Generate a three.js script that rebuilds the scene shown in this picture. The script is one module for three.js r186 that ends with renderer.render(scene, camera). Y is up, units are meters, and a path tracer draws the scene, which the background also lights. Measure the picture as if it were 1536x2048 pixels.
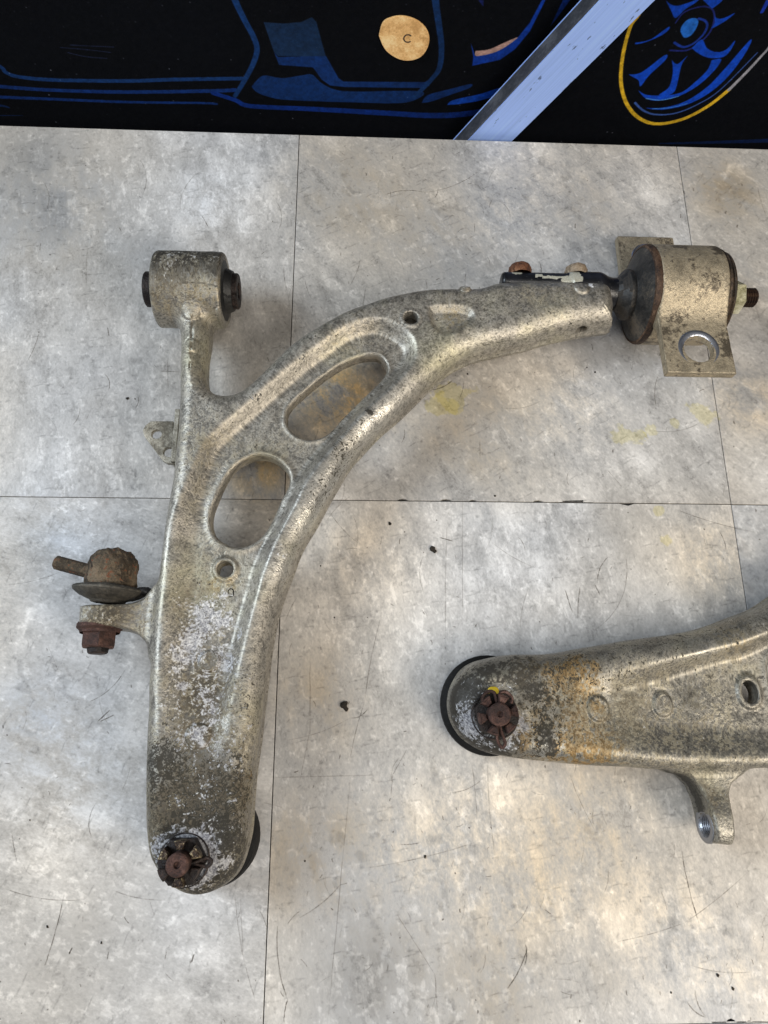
import * as THREE from 'three';
import { mergeGeometries, mergeVertices, toCreasedNormals } from 'three/addons/utils/BufferGeometryUtils.js';
import { RoundedBoxGeometry } from 'three/addons/geometries/RoundedBoxGeometry.js';
import { RectAreaLightUniformsLib } from 'three/addons/lights/RectAreaLightUniformsLib.js';

// ------------------------------------------------------------------ camera, light, exposure
const scene = new THREE.Scene();
const W = 768, H = 1024;
const CAM = { f: 1453.3, pitch: 1.26524, roll: 0.13843, yaw: 0.13437, h: 463.9 };   // f in pixels of a 1536 x 2048 picture, h in mm
const camera = new THREE.PerspectiveCamera(2 * Math.atan(1024 / CAM.f) * 180 / Math.PI, W / H, 0.02, 20);
const yawed = (v) => { const c = Math.cos(CAM.yaw), s = Math.sin(CAM.yaw); return new THREE.Vector3(v.x * c - v.z * s, v.y, v.x * s + v.z * c); };
const FW = yawed(new THREE.Vector3(0, -Math.sin(CAM.pitch), -Math.cos(CAM.pitch)));
const RI0 = yawed(new THREE.Vector3(1, 0, 0)), UP0 = yawed(new THREE.Vector3(0, Math.cos(CAM.pitch), -Math.sin(CAM.pitch)));
const RI = RI0.clone().multiplyScalar(Math.cos(CAM.roll)).addScaledVector(UP0, Math.sin(CAM.roll));
const UPV = UP0.clone().multiplyScalar(Math.cos(CAM.roll)).addScaledVector(RI0, -Math.sin(CAM.roll));
camera.position.set(0, CAM.h / 1000, 0);
camera.quaternion.setFromRotationMatrix(new THREE.Matrix4().makeBasis(RI, UPV, FW.clone().negate()));
scene.add(camera);

const renderer = new THREE.WebGLRenderer({ antialias: true });
renderer.setSize(W, H);
renderer.toneMapping = THREE.LinearToneMapping;
renderer.toneMappingExposure = 0.94;
renderer.shadowMap.enabled = true;
RectAreaLightUniformsLib.init();
scene.background = new THREE.Color().setRGB(0.18, 0.18, 0.185);   // the even light of the room around

// large soft lamps: cool from the left, warm from the right and behind the viewer, plus an added white fill from above
const LAMPS = [
  { at: [-1.15, 0.95, -0.35], to: [0, 0, -0.1], size: [0.6, 0.6], colour: [0.78, 0.89, 1.0], power: 17, label: 'cool white square panel lamp standing off to the left of the table' },
  { at: [1.0, 0.95, 0.62], to: [0.05, 0, -0.1], size: [0.6, 0.6], colour: [1.0, 0.91, 0.78], power: 15, label: 'warm white square panel lamp behind the viewer on the right' },
  { at: [0.15, 1.75, 0.45], to: [0.02, 0, -0.15], size: [1.1, 0.7], colour: [1.0, 0.97, 0.92], power: 3.9, label: 'added unseen long white fill panel high above the table' },
];

// ------------------------------------------------------------------ helpers
// the point at height y (mm) that is seen at pixel (px, py) of the 1536 x 2048 picture, in mm; y is up, z towards the viewer
function rayOf(px, py) { return FW.clone().addScaledVector(RI, (px - 768) / CAM.f).addScaledVector(UPV, -(py - 1024) / CAM.f); }
function at(px, py, y) { const d = rayOf(px, py), t = (y - CAM.h) / d.y; return new THREE.Vector3(d.x * t, y, d.z * t); }
function onWall(px, py, z) { const d = rayOf(px, py), t = z / d.z; return new THREE.Vector3(d.x * t, CAM.h + d.y * t, z); }
let seed = 12345;
const rnd = () => { seed = (seed * 1664525 + 1013904223) >>> 0; return seed / 4294967296; };
const sm = (a, b, x) => { const t = Math.min(1, Math.max(0, (x - a) / (b - a))); return t * t * (3 - 2 * t); };
const lerp = (a, b, t) => a + (b - a) * t;
const clamp = (x, a, b) => Math.min(b, Math.max(a, x));

// noise sheets (tileable, computed once, looked up many times)
const NS = 1024;
function hash(x, y, s) { let h = (x * 374761393 + y * 668265263 + s * 974634777) | 0; h = Math.imul(h ^ (h >>> 13), 1274126177); h ^= h >>> 16; return (h >>> 0) / 4294967296; }
function sheet(freq, octaves, gain, s, ridged) {
  const out = new Float32Array(NS * NS); let lo = 1e9, hi = -1e9;
  const layers = [];
  for (let o = 0; o < octaves; o++) {
    const n = Math.min(NS, freq << o), g = new Float32Array(n * n);
    for (let j = 0; j < n; j++) for (let i = 0; i < n; i++) g[j * n + i] = hash(i, j, s + o * 17);
    layers.push([n, g, Math.pow(gain, o)]);
  }
  for (let y = 0; y < NS; y++) for (let x = 0; x < NS; x++) {
    let v = 0;
    for (const [n, g, a] of layers) {
      const fx = x * n / NS, fy = y * n / NS; let i = fx | 0, j = fy | 0, tx = fx - i, ty = fy - j;
      tx = tx * tx * (3 - 2 * tx); ty = ty * ty * (3 - 2 * ty);
      const i1 = (i + 1) % n, j1 = (j + 1) % n;
      let q = (g[j * n + i] * (1 - tx) + g[j * n + i1] * tx) * (1 - ty) + (g[j1 * n + i] * (1 - tx) + g[j1 * n + i1] * tx) * ty;
      if (ridged) q = 1 - Math.abs(2 * q - 1);
      v += a * q;
    }
    out[y * NS + x] = v; if (v < lo) lo = v; if (v > hi) hi = v;
  }
  // spread to an even histogram around 0.5
  let m = 0, sd = 0; for (const v of out) m += v; m /= out.length; for (const v of out) sd += (v - m) ** 2; sd = Math.sqrt(sd / out.length);
  for (let k = 0; k < out.length; k++) out[k] = 0.5 + (out[k] - m) / sd * 0.2;
  return out;
}
const CLOUD = sheet(4, 8, 0.6, 1), SOFT = sheet(4, 4, 0.45, 5), VEIN = sheet(5, 6, 0.5, 9, true), GRIT = sheet(128, 3, 0.8, 13), BLOT = sheet(32, 5, 0.65, 21);
function look(S, u, v) {        // u, v in sheets
  u = (u - Math.floor(u)) * NS; v = (v - Math.floor(v)) * NS;
  const i = u | 0, j = v | 0, a = u - i, b = v - j, i0 = i % NS, j0 = j % NS, i1 = (i0 + 1) % NS, j1 = (j0 + 1) % NS;
  return (S[j0 * NS + i0] * (1 - a) + S[j0 * NS + i1] * a) * (1 - b) + (S[j1 * NS + i0] * (1 - a) + S[j1 * NS + i1] * a) * b;
}

// textures
function dataTex(w, h, data, srgb) {
  const t = new THREE.DataTexture(data, w, h, THREE.RGBAFormat); t.magFilter = THREE.LinearFilter; t.minFilter = THREE.LinearFilter;
  t.wrapS = t.wrapT = THREE.RepeatWrapping; if (srgb) t.colorSpace = THREE.SRGBColorSpace; t.needsUpdate = true; return t;
}
function paint(w, h, f, srgb = true) {      // f(i, j, out) with out = [r, g, b] in 0..255
  const d = new Uint8Array(w * h * 4), o = [0, 0, 0];
  for (let j = 0; j < h; j++) for (let i = 0; i < w; i++) { f(i, j, o); const k = (j * w + i) * 4; d[k] = clamp(o[0], 0, 255); d[k + 1] = clamp(o[1], 0, 255); d[k + 2] = clamp(o[2], 0, 255); d[k + 3] = 255; }
  return dataTex(w, h, d, srgb);
}
// a small repeating stained surface: colours from dark to light, one sheet = 60 mm
function stained(dark, mid, light, size = 512, spots) {
  return paint(size, size, (i, j, o) => {
    const u = i / size, v = j / size, a = look(CLOUD, u, v), g = look(GRIT, u, v), b = look(BLOT, u, v);
    let t = a * 0.9 + (g - 0.5) * 0.5 + (b - 0.5) * 0.5;
    for (let c = 0; c < 3; c++) o[c] = t < 0.5 ? lerp(dark[c], mid[c], clamp(t * 2, 0, 1)) : lerp(mid[c], light[c], clamp(t * 2 - 1, 0, 1));
    if (spots && b > 0.74) for (let c = 0; c < 3; c++) o[c] = lerp(o[c], spots[c], sm(0.74, 0.86, b) * 0.9);
  });
}
const grainTex = paint(512, 512, (i, j, o) => { const u = i / 512, v = j / 512; o[0] = o[1] = o[2] = 255 * clamp(0.55 * look(BLOT, u, v) + 0.45 * look(GRIT, u, v), 0, 1); }, false);
const M = {};
function mat(name, p) { const m = new THREE.MeshPhysicalMaterial(p); m.name = name; return M[name] = m; }
mat('rust', { map: stained([40, 25, 21], [72, 48, 41], [112, 84, 74]), roughness: 0.75, metalness: 0.15, bumpMap: grainTex, bumpScale: 0.0006 });
mat('dark_rust', { map: stained([18, 14, 13], [34, 26, 24], [66, 52, 46]), roughness: 0.6, metalness: 0.3, bumpMap: grainTex, bumpScale: 0.0005 });
mat('orange_rust', { map: stained([62, 34, 20], [112, 70, 44], [160, 122, 92]), roughness: 0.75, metalness: 0.1, bumpMap: grainTex, bumpScale: 0.0005 });
mat('tan_rust', { map: stained([110, 92, 74], [156, 138, 116], [186, 172, 152]), roughness: 0.7, metalness: 0.2, bumpMap: grainTex, bumpScale: 0.0004 });
mat('mud_steel', { map: stained([44, 37, 28], [86, 74, 58], [122, 106, 86], 512, [110, 62, 38]), roughness: 0.85, metalness: 0.1, bumpMap: grainTex, bumpScale: 0.0008 });
mat('rubber', { map: stained([14, 14, 14], [23, 23, 23], [44, 42, 40]), roughness: 0.55, metalness: 0, bumpMap: grainTex, bumpScale: 0.0002 });
mat('boot_rubber', { map: stained([8, 8, 8], [15, 15, 15], [30, 29, 28]), roughness: 0.7, metalness: 0, specularIntensity: 0.5, bumpMap: grainTex, bumpScale: 0.0003 });
mat('dusty_rubber', { map: stained([38, 36, 32], [66, 62, 55], [96, 90, 80]), roughness: 0.7, metalness: 0, bumpMap: grainTex, bumpScale: 0.0003 });
mat('dish_steel', { map: stained([26, 26, 26], [52, 50, 48], [98, 88, 76]), roughness: 0.5, metalness: 0.2, bumpMap: grainTex, bumpScale: 0.0002 });
mat('washer_steel', { map: stained([40, 35, 30], [78, 66, 54], [128, 104, 82]), roughness: 0.5, metalness: 0.5, bumpMap: grainTex, bumpScale: 0.0002 });
mat('rust_rim', { map: stained([40, 28, 21], [80, 59, 44], [118, 94, 74]), roughness: 0.65, metalness: 0.3, bumpMap: grainTex, bumpScale: 0.0003 });
mat('zinc', { map: stained([140, 136, 104], [186, 182, 152], [222, 220, 200]), roughness: 0.5, metalness: 0.5, bumpMap: grainTex, bumpScale: 0.0003 });
mat('bright_steel', { color: new THREE.Color().setRGB(0.52, 0.54, 0.60), roughness: 0.28, metalness: 0.95, bumpMap: grainTex, bumpScale: 0.0001 });
mat('machined_grey', { color: new THREE.Color().setRGB(0.30, 0.31, 0.34), roughness: 0.38, metalness: 0.9, bumpMap: grainTex, bumpScale: 0.0001 });
mat('crown_worn', { map: stained([16, 13, 12], [52, 38, 30], [220, 205, 165]), roughness: 0.4, metalness: 0.5, bumpMap: grainTex, bumpScale: 0.0005 });

// objects
const taken = {};
function numbered(n) { taken[n] = (taken[n] ?? -1) + 1; return taken[n] ? n + '_' + String(taken[n]).padStart(3, '0') : n; }
const base = new THREE.Vector3();
function thing(name, label, category, pos, group) {        // a Group at the thing's base (mm)
  const o = new THREE.Group(); o.name = numbered(name); o.position.copy(pos).multiplyScalar(0.001); o.userData = { label, category };
  if (group) o.userData.group = group; scene.add(o); return o;
}
// part: geometry in mm in the world; it is brought into its parent's own frame
function part(name, geo, m, parent, label) {
  const root = parent.userData.originMM ?? parent.position.clone().multiplyScalar(1000);
  const g = geo.clone(); g.translate(-root.x, -root.y, -root.z); g.scale(0.001, 0.001, 0.001);
  const o = new THREE.Mesh(g, m); o.name = name; o.castShadow = o.receiveShadow = true; o.userData.originMM = root; if (label) o.userData.label = label;
  parent.add(o); return o;
}
// uv in sheets of `size` mm, by the main direction of each normal
function boxUV(g, size = 60) {
  const p = g.attributes.position, n = g.attributes.normal, uv = new Float32Array(p.count * 2);
  for (let i = 0; i < p.count; i++) {
    const ax = Math.abs(n.getX(i)), ay = Math.abs(n.getY(i)), az = Math.abs(n.getZ(i)), x = p.getX(i), y = p.getY(i), z = p.getZ(i);
    const [u, v] = ay >= ax && ay >= az ? [x, z] : ax >= az ? [z, y] : [x, y];
    uv[i * 2] = u / size; uv[i * 2 + 1] = v / size;
  }
  g.setAttribute('uv', new THREE.BufferAttribute(uv, 2)); return g;
}
const plain = (g) => { const q = g.index ? g.toNonIndexed() : g; for (const k of Object.keys(q.attributes)) if (!['position', 'normal', 'uv'].includes(k)) q.deleteAttribute(k); return q; };
const join = (list) => mergeGeometries(list.map(plain));
// a turned shape: points [along, radius] about the axis from a in direction d
function turned(a, d, pts, seg = 48, crease = 0.6) {
  let g = new THREE.LatheGeometry(pts.map(([t, r]) => new THREE.Vector2(Math.max(r, 0.001), t)), seg);
  g = toCreasedNormals(g, crease);
  g.applyQuaternion(new THREE.Quaternion().setFromUnitVectors(new THREE.Vector3(0, 1, 0), d.clone().normalize())); g.translate(a.x, a.y, a.z); return boxUV(g);
}
function rough(g0, amp, scale, s = 0, crease = 0) {         // uneven crust: push the welded vertices of a closed mesh along their normals
  let g = g0.clone(); for (const k of Object.keys(g.attributes)) if (k !== 'position') g.deleteAttribute(k);
  g = mergeVertices(g, 1e-3); g.computeVertexNormals();
  const p = g.attributes.position, n = g.attributes.normal;
  for (let i = 0; i < p.count; i++) {
    const x = p.getX(i), y = p.getY(i), z = p.getZ(i), v = (noise3(x / scale + s, y / scale, z / scale) - 0.5) * 2 * amp + (noise3(x / scale * 2.7, y / scale * 2.7 + s, z / scale * 2.7) - 0.5) * amp;
    p.setXYZ(i, x + n.getX(i) * v, y + n.getY(i) * v, z + n.getZ(i) * v);
  }
  g.computeVertexNormals(); if (crease) g = toCreasedNormals(g, crease); return boxUV(g);
}
function noise3(x, y, z) {
  const i = Math.floor(x), j = Math.floor(y), k = Math.floor(z); let a = x - i, b = y - j, c = z - k; a = a * a * (3 - 2 * a); b = b * b * (3 - 2 * b); c = c * c * (3 - 2 * c);
  const h = (p, q, r) => hash(p + r * 57, q - r * 131, 7 + r);
  return lerp(lerp(lerp(h(i, j, k), h(i + 1, j, k), a), lerp(h(i, j + 1, k), h(i + 1, j + 1, k), a), b), lerp(lerp(h(i, j, k + 1), h(i + 1, j, k + 1), a), lerp(h(i, j + 1, k + 1), h(i + 1, j + 1, k + 1), a), b), c);
}
const dense = (pts, st = 1) => { const o = []; for (let i = 0; i < pts.length - 1; i++) { const [a, b] = pts[i], [c, d] = pts[i + 1], n = Math.max(1, Math.ceil(Math.hypot(c - a, d - b) / st)); for (let k = 0; k < n; k++) o.push([lerp(a, c, k / n), lerp(b, d, k / n)]); } o.push(pts[pts.length - 1]); return o; };
function tube(pts, r, seg = 40, radial = 10) { const c = new THREE.CatmullRomCurve3(pts); return boxUV(new THREE.TubeGeometry(c, seg, r, radial, false)); }
const V3 = (x, y, z) => new THREE.Vector3(x, y, z);

// surface nets: the closed surface where F = 0 (F > 0 inside), cells of size c (mm)
function netSurface(F, lo, hi, c, skip) {
  const nx = Math.ceil((hi.x - lo.x) / c) + 1, ny = Math.ceil((hi.y - lo.y) / c) + 1, nz = Math.ceil((hi.z - lo.z) / c) + 1;
  const f = new Float32Array(nx * ny * nz), id = (i, j, k) => (k * ny + j) * nx + i;
  for (let k = 0; k < nz; k++) for (let i = 0; i < nx; i++) {
    const x = lo.x + i * c, z = lo.z + k * c, none = skip && skip(x, z);
    for (let j = 0; j < ny; j++) f[id(i, j, k)] = none ? -3 : F(x, lo.y + j * c, z);
  }
  const vi = new Int32Array(nx * ny * nz).fill(-1), pos = [], nor = [], idx = [];
  const E = [[0, 1], [0, 2], [0, 4], [1, 3], [1, 5], [2, 3], [2, 6], [3, 7], [4, 5], [4, 6], [5, 7], [6, 7]];
  const v = new Float32Array(8);
  for (let k = 0; k < nz - 1; k++) for (let j = 0; j < ny - 1; j++) for (let i = 0; i < nx - 1; i++) {
    let m = 0;
    for (let q = 0; q < 8; q++) { v[q] = f[id(i + (q & 1), j + ((q >> 1) & 1), k + (q >> 2))]; if (v[q] > 0) m++; }
    if (m === 0 || m === 8) continue;
    let sx = 0, sy = 0, sz = 0, n = 0;
    for (const [a, b] of E) if ((v[a] > 0) !== (v[b] > 0)) { const t = v[a] / (v[a] - v[b]); sx += (a & 1) + t * ((b & 1) - (a & 1)); sy += ((a >> 1) & 1) + t * (((b >> 1) & 1) - ((a >> 1) & 1)); sz += (a >> 2) + t * ((b >> 2) - (a >> 2)); n++; }
    let x = lo.x + (i + sx / n) * c, y = lo.y + (j + sy / n) * c, z = lo.z + (k + sz / n) * c;
    const e = 0.35; let gx, gy, gz, gl;
    const grad = () => { gx = F(x + e, y, z) - F(x - e, y, z); gy = F(x, y + e, z) - F(x, y - e, z); gz = F(x, y, z + e) - F(x, y, z - e); gl = Math.hypot(gx, gy, gz) || 1; };
    grad();
    const d = clamp(F(x, y, z) / (gl / (2 * e)), -0.4 * c, 0.4 * c);      // one step onto the surface
    x -= gx / gl * d; y -= gy / gl * d; z -= gz / gl * d; grad();
    vi[id(i, j, k)] = pos.length / 3; pos.push(x, y, z); nor.push(-gx / gl, -gy / gl, -gz / gl);
  }
  const quad = (a, b, cc, d, flip) => { if (flip) idx.push(a, cc, b, a, d, cc); else idx.push(a, b, cc, a, cc, d); };
  for (let k = 1; k < nz - 1; k++) for (let j = 1; j < ny - 1; j++) for (let i = 1; i < nx - 1; i++) {
    const s = f[id(i, j, k)] > 0;
    if (s !== f[id(i + 1, j, k)] > 0) quad(vi[id(i, j - 1, k - 1)], vi[id(i, j, k - 1)], vi[id(i, j, k)], vi[id(i, j - 1, k)], !s);
    if (s !== f[id(i, j + 1, k)] > 0) quad(vi[id(i - 1, j, k - 1)], vi[id(i - 1, j, k)], vi[id(i, j, k)], vi[id(i, j, k - 1)], !s);
    if (s !== f[id(i, j, k + 1)] > 0) quad(vi[id(i - 1, j - 1, k)], vi[id(i, j - 1, k)], vi[id(i, j, k)], vi[id(i - 1, j, k)], !s);
  }
  const g = new THREE.BufferGeometry();
  g.setAttribute('position', new THREE.Float32BufferAttribute(pos, 3)); g.setAttribute('normal', new THREE.Float32BufferAttribute(nor, 3)); g.setIndex(idx);
  return g;
}
const ri = (a, b, r) => (a < r && b < r ? r - Math.hypot(r - a, r - b) : Math.min(a, b));            // rounded intersection
const su = (a, b, k) => { const h = Math.max(k - Math.abs(a - b), 0) / k; return Math.max(a, b) + h * h * k / 4; };   // smooth union
const si = (a, b, k) => -su(-a, -b, k);
function spline(pts, n = 5) {     // closed, softly rounded outline through points
  const c = new THREE.CatmullRomCurve3(pts, true, 'centripetal'), out = []; const N = pts.length * n;
  for (let i = 0; i < N; i++) out.push(c.getPoint(i / N)); return out;
}
// signed distance to a closed outline (positive inside), on a grid with bilinear look-up
function fieldOf(poly, lo, hi, c) {
  const nx = Math.ceil((hi.x - lo.x) / c) + 2, nz = Math.ceil((hi.z - lo.z) / c) + 2, d = new Float32Array(nx * nz), P = poly;
  for (let k = 0; k < nz; k++) for (let i = 0; i < nx; i++) {
    const x = lo.x + i * c, z = lo.z + k * c; let best = 1e9, inside = false;
    for (let a = 0, b = P.length - 1; a < P.length; b = a++) {
      const ax = P[a].x, az = P[a].z, bx = P[b].x, bz = P[b].z, ex = bx - ax, ez = bz - az, wx = x - ax, wz = z - az;
      const t = clamp((wx * ex + wz * ez) / (ex * ex + ez * ez || 1), 0, 1), q = (wx - ex * t) ** 2 + (wz - ez * t) ** 2; if (q < best) best = q;
      if ((az > z) !== (bz > z) && x < (bx - ax) * (z - az) / (bz - az) + ax) inside = !inside;
    }
    d[k * nx + i] = (inside ? 1 : -1) * Math.sqrt(best);
  }
  return (x, z) => {
    const fx = clamp((x - lo.x) / c, 0, nx - 1.001), fz = clamp((z - lo.z) / c, 0, nz - 1.001), i = fx | 0, k = fz | 0, a = fx - i, b = fz - k, q = k * nx + i;
    return (d[q] * (1 - a) + d[q + 1] * a) * (1 - b) + (d[q + nx] * (1 - a) + d[q + nx + 1] * a) * b;
  };
}
// ------------------------------------------------------------------ the table: a board under square vinyl tiles
const Z0 = -458, XL = -47, TS = 305, WALL_Z = -486;
function flat(o, label, category, kind, group) { o.userData.label = label; if (category) o.userData.category = category; if (kind) o.userData.kind = kind; if (group) o.userData.group = group; return o; }
const table = new THREE.Group(); table.name = 'table_top'; table.position.set(0, -0.04, 0); table.userData = { kind: 'structure', label: 'table top covered in square stone-pattern vinyl tiles' };
scene.add(table);
{
  const g = new RoundedBoxGeometry(1500, 18, 936, 3, 1.5); g.translate(60, -2.0 - 9, Z0 + 469);
  part('board', g, mat('board', { color: new THREE.Color().setRGB(0.03, 0.027, 0.024), roughness: 0.9 }), table);
}
// printed clouds and stains; two dark blobs also hold shade beside the left arm: [px, py, radius px, brightness, warmth, yellow]
const PRINT = [
  [120, 420, 190, -0.13, -0.02, 0], [430, 420, 120, 0.10, -0.01, 0], [60, 300, 110, -0.08, 0, 0], [330, 480, 90, -0.05, 0, 0], [540, 330, 110, 0.06, 0, 0], [200, 760, 200, -0.02, 0, 0], [60, 560, 90, 0.06, 0, 0],
  [690, 380, 170, -0.10, 0.03, 0], [1080, 330, 190, 0.03, 0.02, 0], [880, 470, 140, -0.07, 0.02, 0], [1000, 430, 90, 0.05, 0.02, 0], [1180, 420, 90, -0.06, 0.02, 0], [1300, 380, 80, 0.08, 0, 0], [670, 790, 110, 0.02, 0.20, 0.08], [520, 945, 70, -0.05, 0.14, 0.08],
  [960, 860, 180, -0.07, 0.03, 0], [1160, 800, 120, 0.03, 0.03, 0], [1250, 720, 110, -0.06, -0.01, 0], [1180, 950, 170, 0.05, 0, 0],
  [1450, 380, 90, -0.13, 0.06, 0], [1480, 560, 90, -0.04, 0.02, 0], [1500, 800, 90, 0.03, 0.06, 0],
  [80, 1080, 170, 0.05, -0.02, 0], [60, 1440, 130, -0.03, -0.03, 0], [160, 1560, 150, 0.05, -0.02, 0], [130, 1900, 170, -0.06, 0, 0], [280, 1850, 150, -0.03, 0, 0], [60, 1700, 120, 0.06, 0, 0], [420, 1960, 110, 0.05, 0, 0],
  [720, 1120, 150, 0.04, 0.02, 0], [640, 1400, 120, -0.07, 0.04, 0], [800, 1300, 150, 0.03, 0, 0], [640, 1700, 130, -0.10, 0.05, 0], [860, 1700, 160, 0.07, 0.05, 0], [760, 1960, 190, -0.13, 0.01, 0], [1000, 1980, 130, -0.07, 0.03, 0], [1180, 1640, 130, -0.02, 0.06, 0], [1000, 1600, 110, 0.06, 0.02, 0], [1330, 1880, 170, 0.08, 0.04, 0], [1060, 1780, 120, 0.02, 0.05, 0], [1480, 1960, 120, 0.05, 0.03, 0], [1200, 1960, 60, -0.06, 0, 0],
  [1020, 1120, 180, 0.06, 0, 0], [1230, 1040, 90, -0.06, 0, 0], [1420, 1120, 110, 0.02, 0.04, 0],
].map(([px, py, r, l, w, y]) => { const a = at(px, py, 0), b = at(px + r, py, 0); return [a.x, a.z, a.distanceTo(b), l * (l > 0 ? 0.5 : 0.75), w * 1.1, y * 0.45]; });
// stains with an outline of their own
const STAIN = [[1258, 868, 30], [1352, 846, 14], [1405, 832, 26], [1315, 1022, 8], [1335, 1084, 14], [905, 790, 34], [880, 812, 24], [1300, 860, 12]].map(([px, py, r]) => { const a = at(px, py, 0), b = at(px + r, py, 0); return [a.x, a.z, a.distanceTo(b)]; });
const SCRATCH = [];      // [x0, z0, x1, z1, bend, width mm, dark]
const scr = (a, b, c, d, bend = 0, w = 0.3, k = 0.5) => { const p = at(a, b, 0), q = at(c, d, 0); SCRATCH.push([p.x, p.z, q.x, q.z, bend, w, k]); };
[[1140, 1550, 1190, 1660, 0.03], [975, 1530, 990, 1710, 0.02], [945, 1530, 955, 1640], [740, 1735, 950, 1685, 0.02], [600, 1835, 680, 1770, 0.05, 0.5], [680, 1770, 695, 1766], [795, 1830, 870, 1950, 0], [870, 1950, 875, 2030], [1016, 1976, 1055, 1895, 0.05, 0.5, .8], [555, 1853, 575, 2000, 0.06, 0.5, 0.7], [575, 2000, 568, 2046, 0.05, 0.5, 0.7],
  [700, 1560, 655, 2048, 0], [900, 1585, 967, 1555, 0.1], [785, 1550, 782, 1594], [813, 1500, 780, 1560], [550, 1555, 760, 1550], [1364, 1703, 1398, 1846, 0.03, 0.5, 0.8], [1236, 1883, 1370, 1845, 0.02], [1370, 1845, 1500, 1740, 0.02], [1380, 1930, 1500, 1944, 0.05], [1375, 2005, 1412, 2035, 0.1, .6], [1390, 1980, 1410, 2032, 0.1, .6],
  [760, 1240, 730, 1400, 0.02, 0.4], [730, 1400, 700, 1520, 0.02], [925, 1000, 925, 1230, 0], [895, 1040, 892, 1300, 0.01, 0.6, 0.25], [620, 1310, 620, 1480, 0], [620, 1460, 600, 1560, 0], [657, 1020, 715, 1085, 0.05], [705, 1030, 712, 1095, -0.1], [715, 1098, 690, 1100, 0.1], [845, 1115, 848, 1185, 0.1, 0.3, .7], [575, 1480, 700, 1436, 0.05], [700, 1436, 735, 1418, 0.15, .4, .7],
  [1060, 1170, 1040, 1260, 0.05], [1190, 1170, 1200, 1190, 0, .5], [1145, 1225, 1130, 1180, 0, .5, .7], [1215, 1115, 1195, 1165, .1, .5, .6], [1250, 1105, 1190, 1260, -.15, .35, .5], [985, 1085, 1070, 1135, 0.05], [1350, 1018, 1520, 1066, 0.03, 0.35, .5], [880, 1075, 905, 1082, 0, .5, .8], [960, 880, 960, 920], [1215, 940, 1245, 975], [1300, 860, 1400, 845, .1],
  [90, 1930, 128, 1790, 0.02, .45, .8], [10, 1777, 160, 1800, 0.05], [225, 1780, 330, 1800, 0.05], [175, 1405, 250, 1340, 0.1, .35, .7], [195, 1443, 220, 1420, 0, .5, .8], [200, 1443, 228, 1430, 0, .5, .8], [470, 1790, 490, 1930, 0.02], [490, 1930, 510, 2000, 0], [480, 1790, 487, 1920, 0], [138, 1908, 144, 1896, 0, .6, .9], [330, 1920, 333, 1900], [383, 1925, 388, 1908, 0, .5, .8],
  [10, 1170, 130, 1140, .05], [175, 500, 173, 570, .02, .3, .6], [390, 350, 360, 420, .1, .35, .55], [404, 432, 418, 456, 0, .4, .7], [700, 570, 720, 520, .05, .35, .6], [610, 560, 625, 600, .05, .35, .6], [770, 390, 850, 385, -.1, .7, .45], [850, 385, 960, 340, .08, .6, .4], [215, 655, 218, 672, 0, .5, .7], [1010, 560, 1040, 500, 0.02], [1180, 260 + 170, 1205, 430], [320, 742, 360, 744, 0, .4, .6], [335, 720, 336, 780],
  [860, 780, 905, 760, .1, .7, .5], [1002, 815, 1084, 800, .1, .4, .4]].forEach((a) => scr(...a));
for (let i = 0; i < 560; i++) {     // the many short ones
  const px = rnd() * 1536, py = 300 + rnd() * 1748; if (px < 540 && py < 1000 && rnd() < 0.6) continue;
  const a = rnd() < 0.6 ? (rnd() - 0.5) * 0.9 + Math.PI / 2 : rnd() * 6.3, l = 6 + 70 * rnd() ** 4; scr(px, py, px + Math.cos(a) * l, py + Math.sin(a) * l, (rnd() - 0.5) * 0.3, 0.2 + 0.25 * rnd(), 0.2 + 0.6 * rnd() ** 2);
}
const SPECK = [];
for (let i = 0; i < 380; i++) { const p = at(rnd() * 1536, 280 + rnd() * 1768, 0); SPECK.push([p.x, p.z, 0.15 + 0.45 * rnd() ** 3, 0.4 + 0.5 * rnd()]); }
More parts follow.
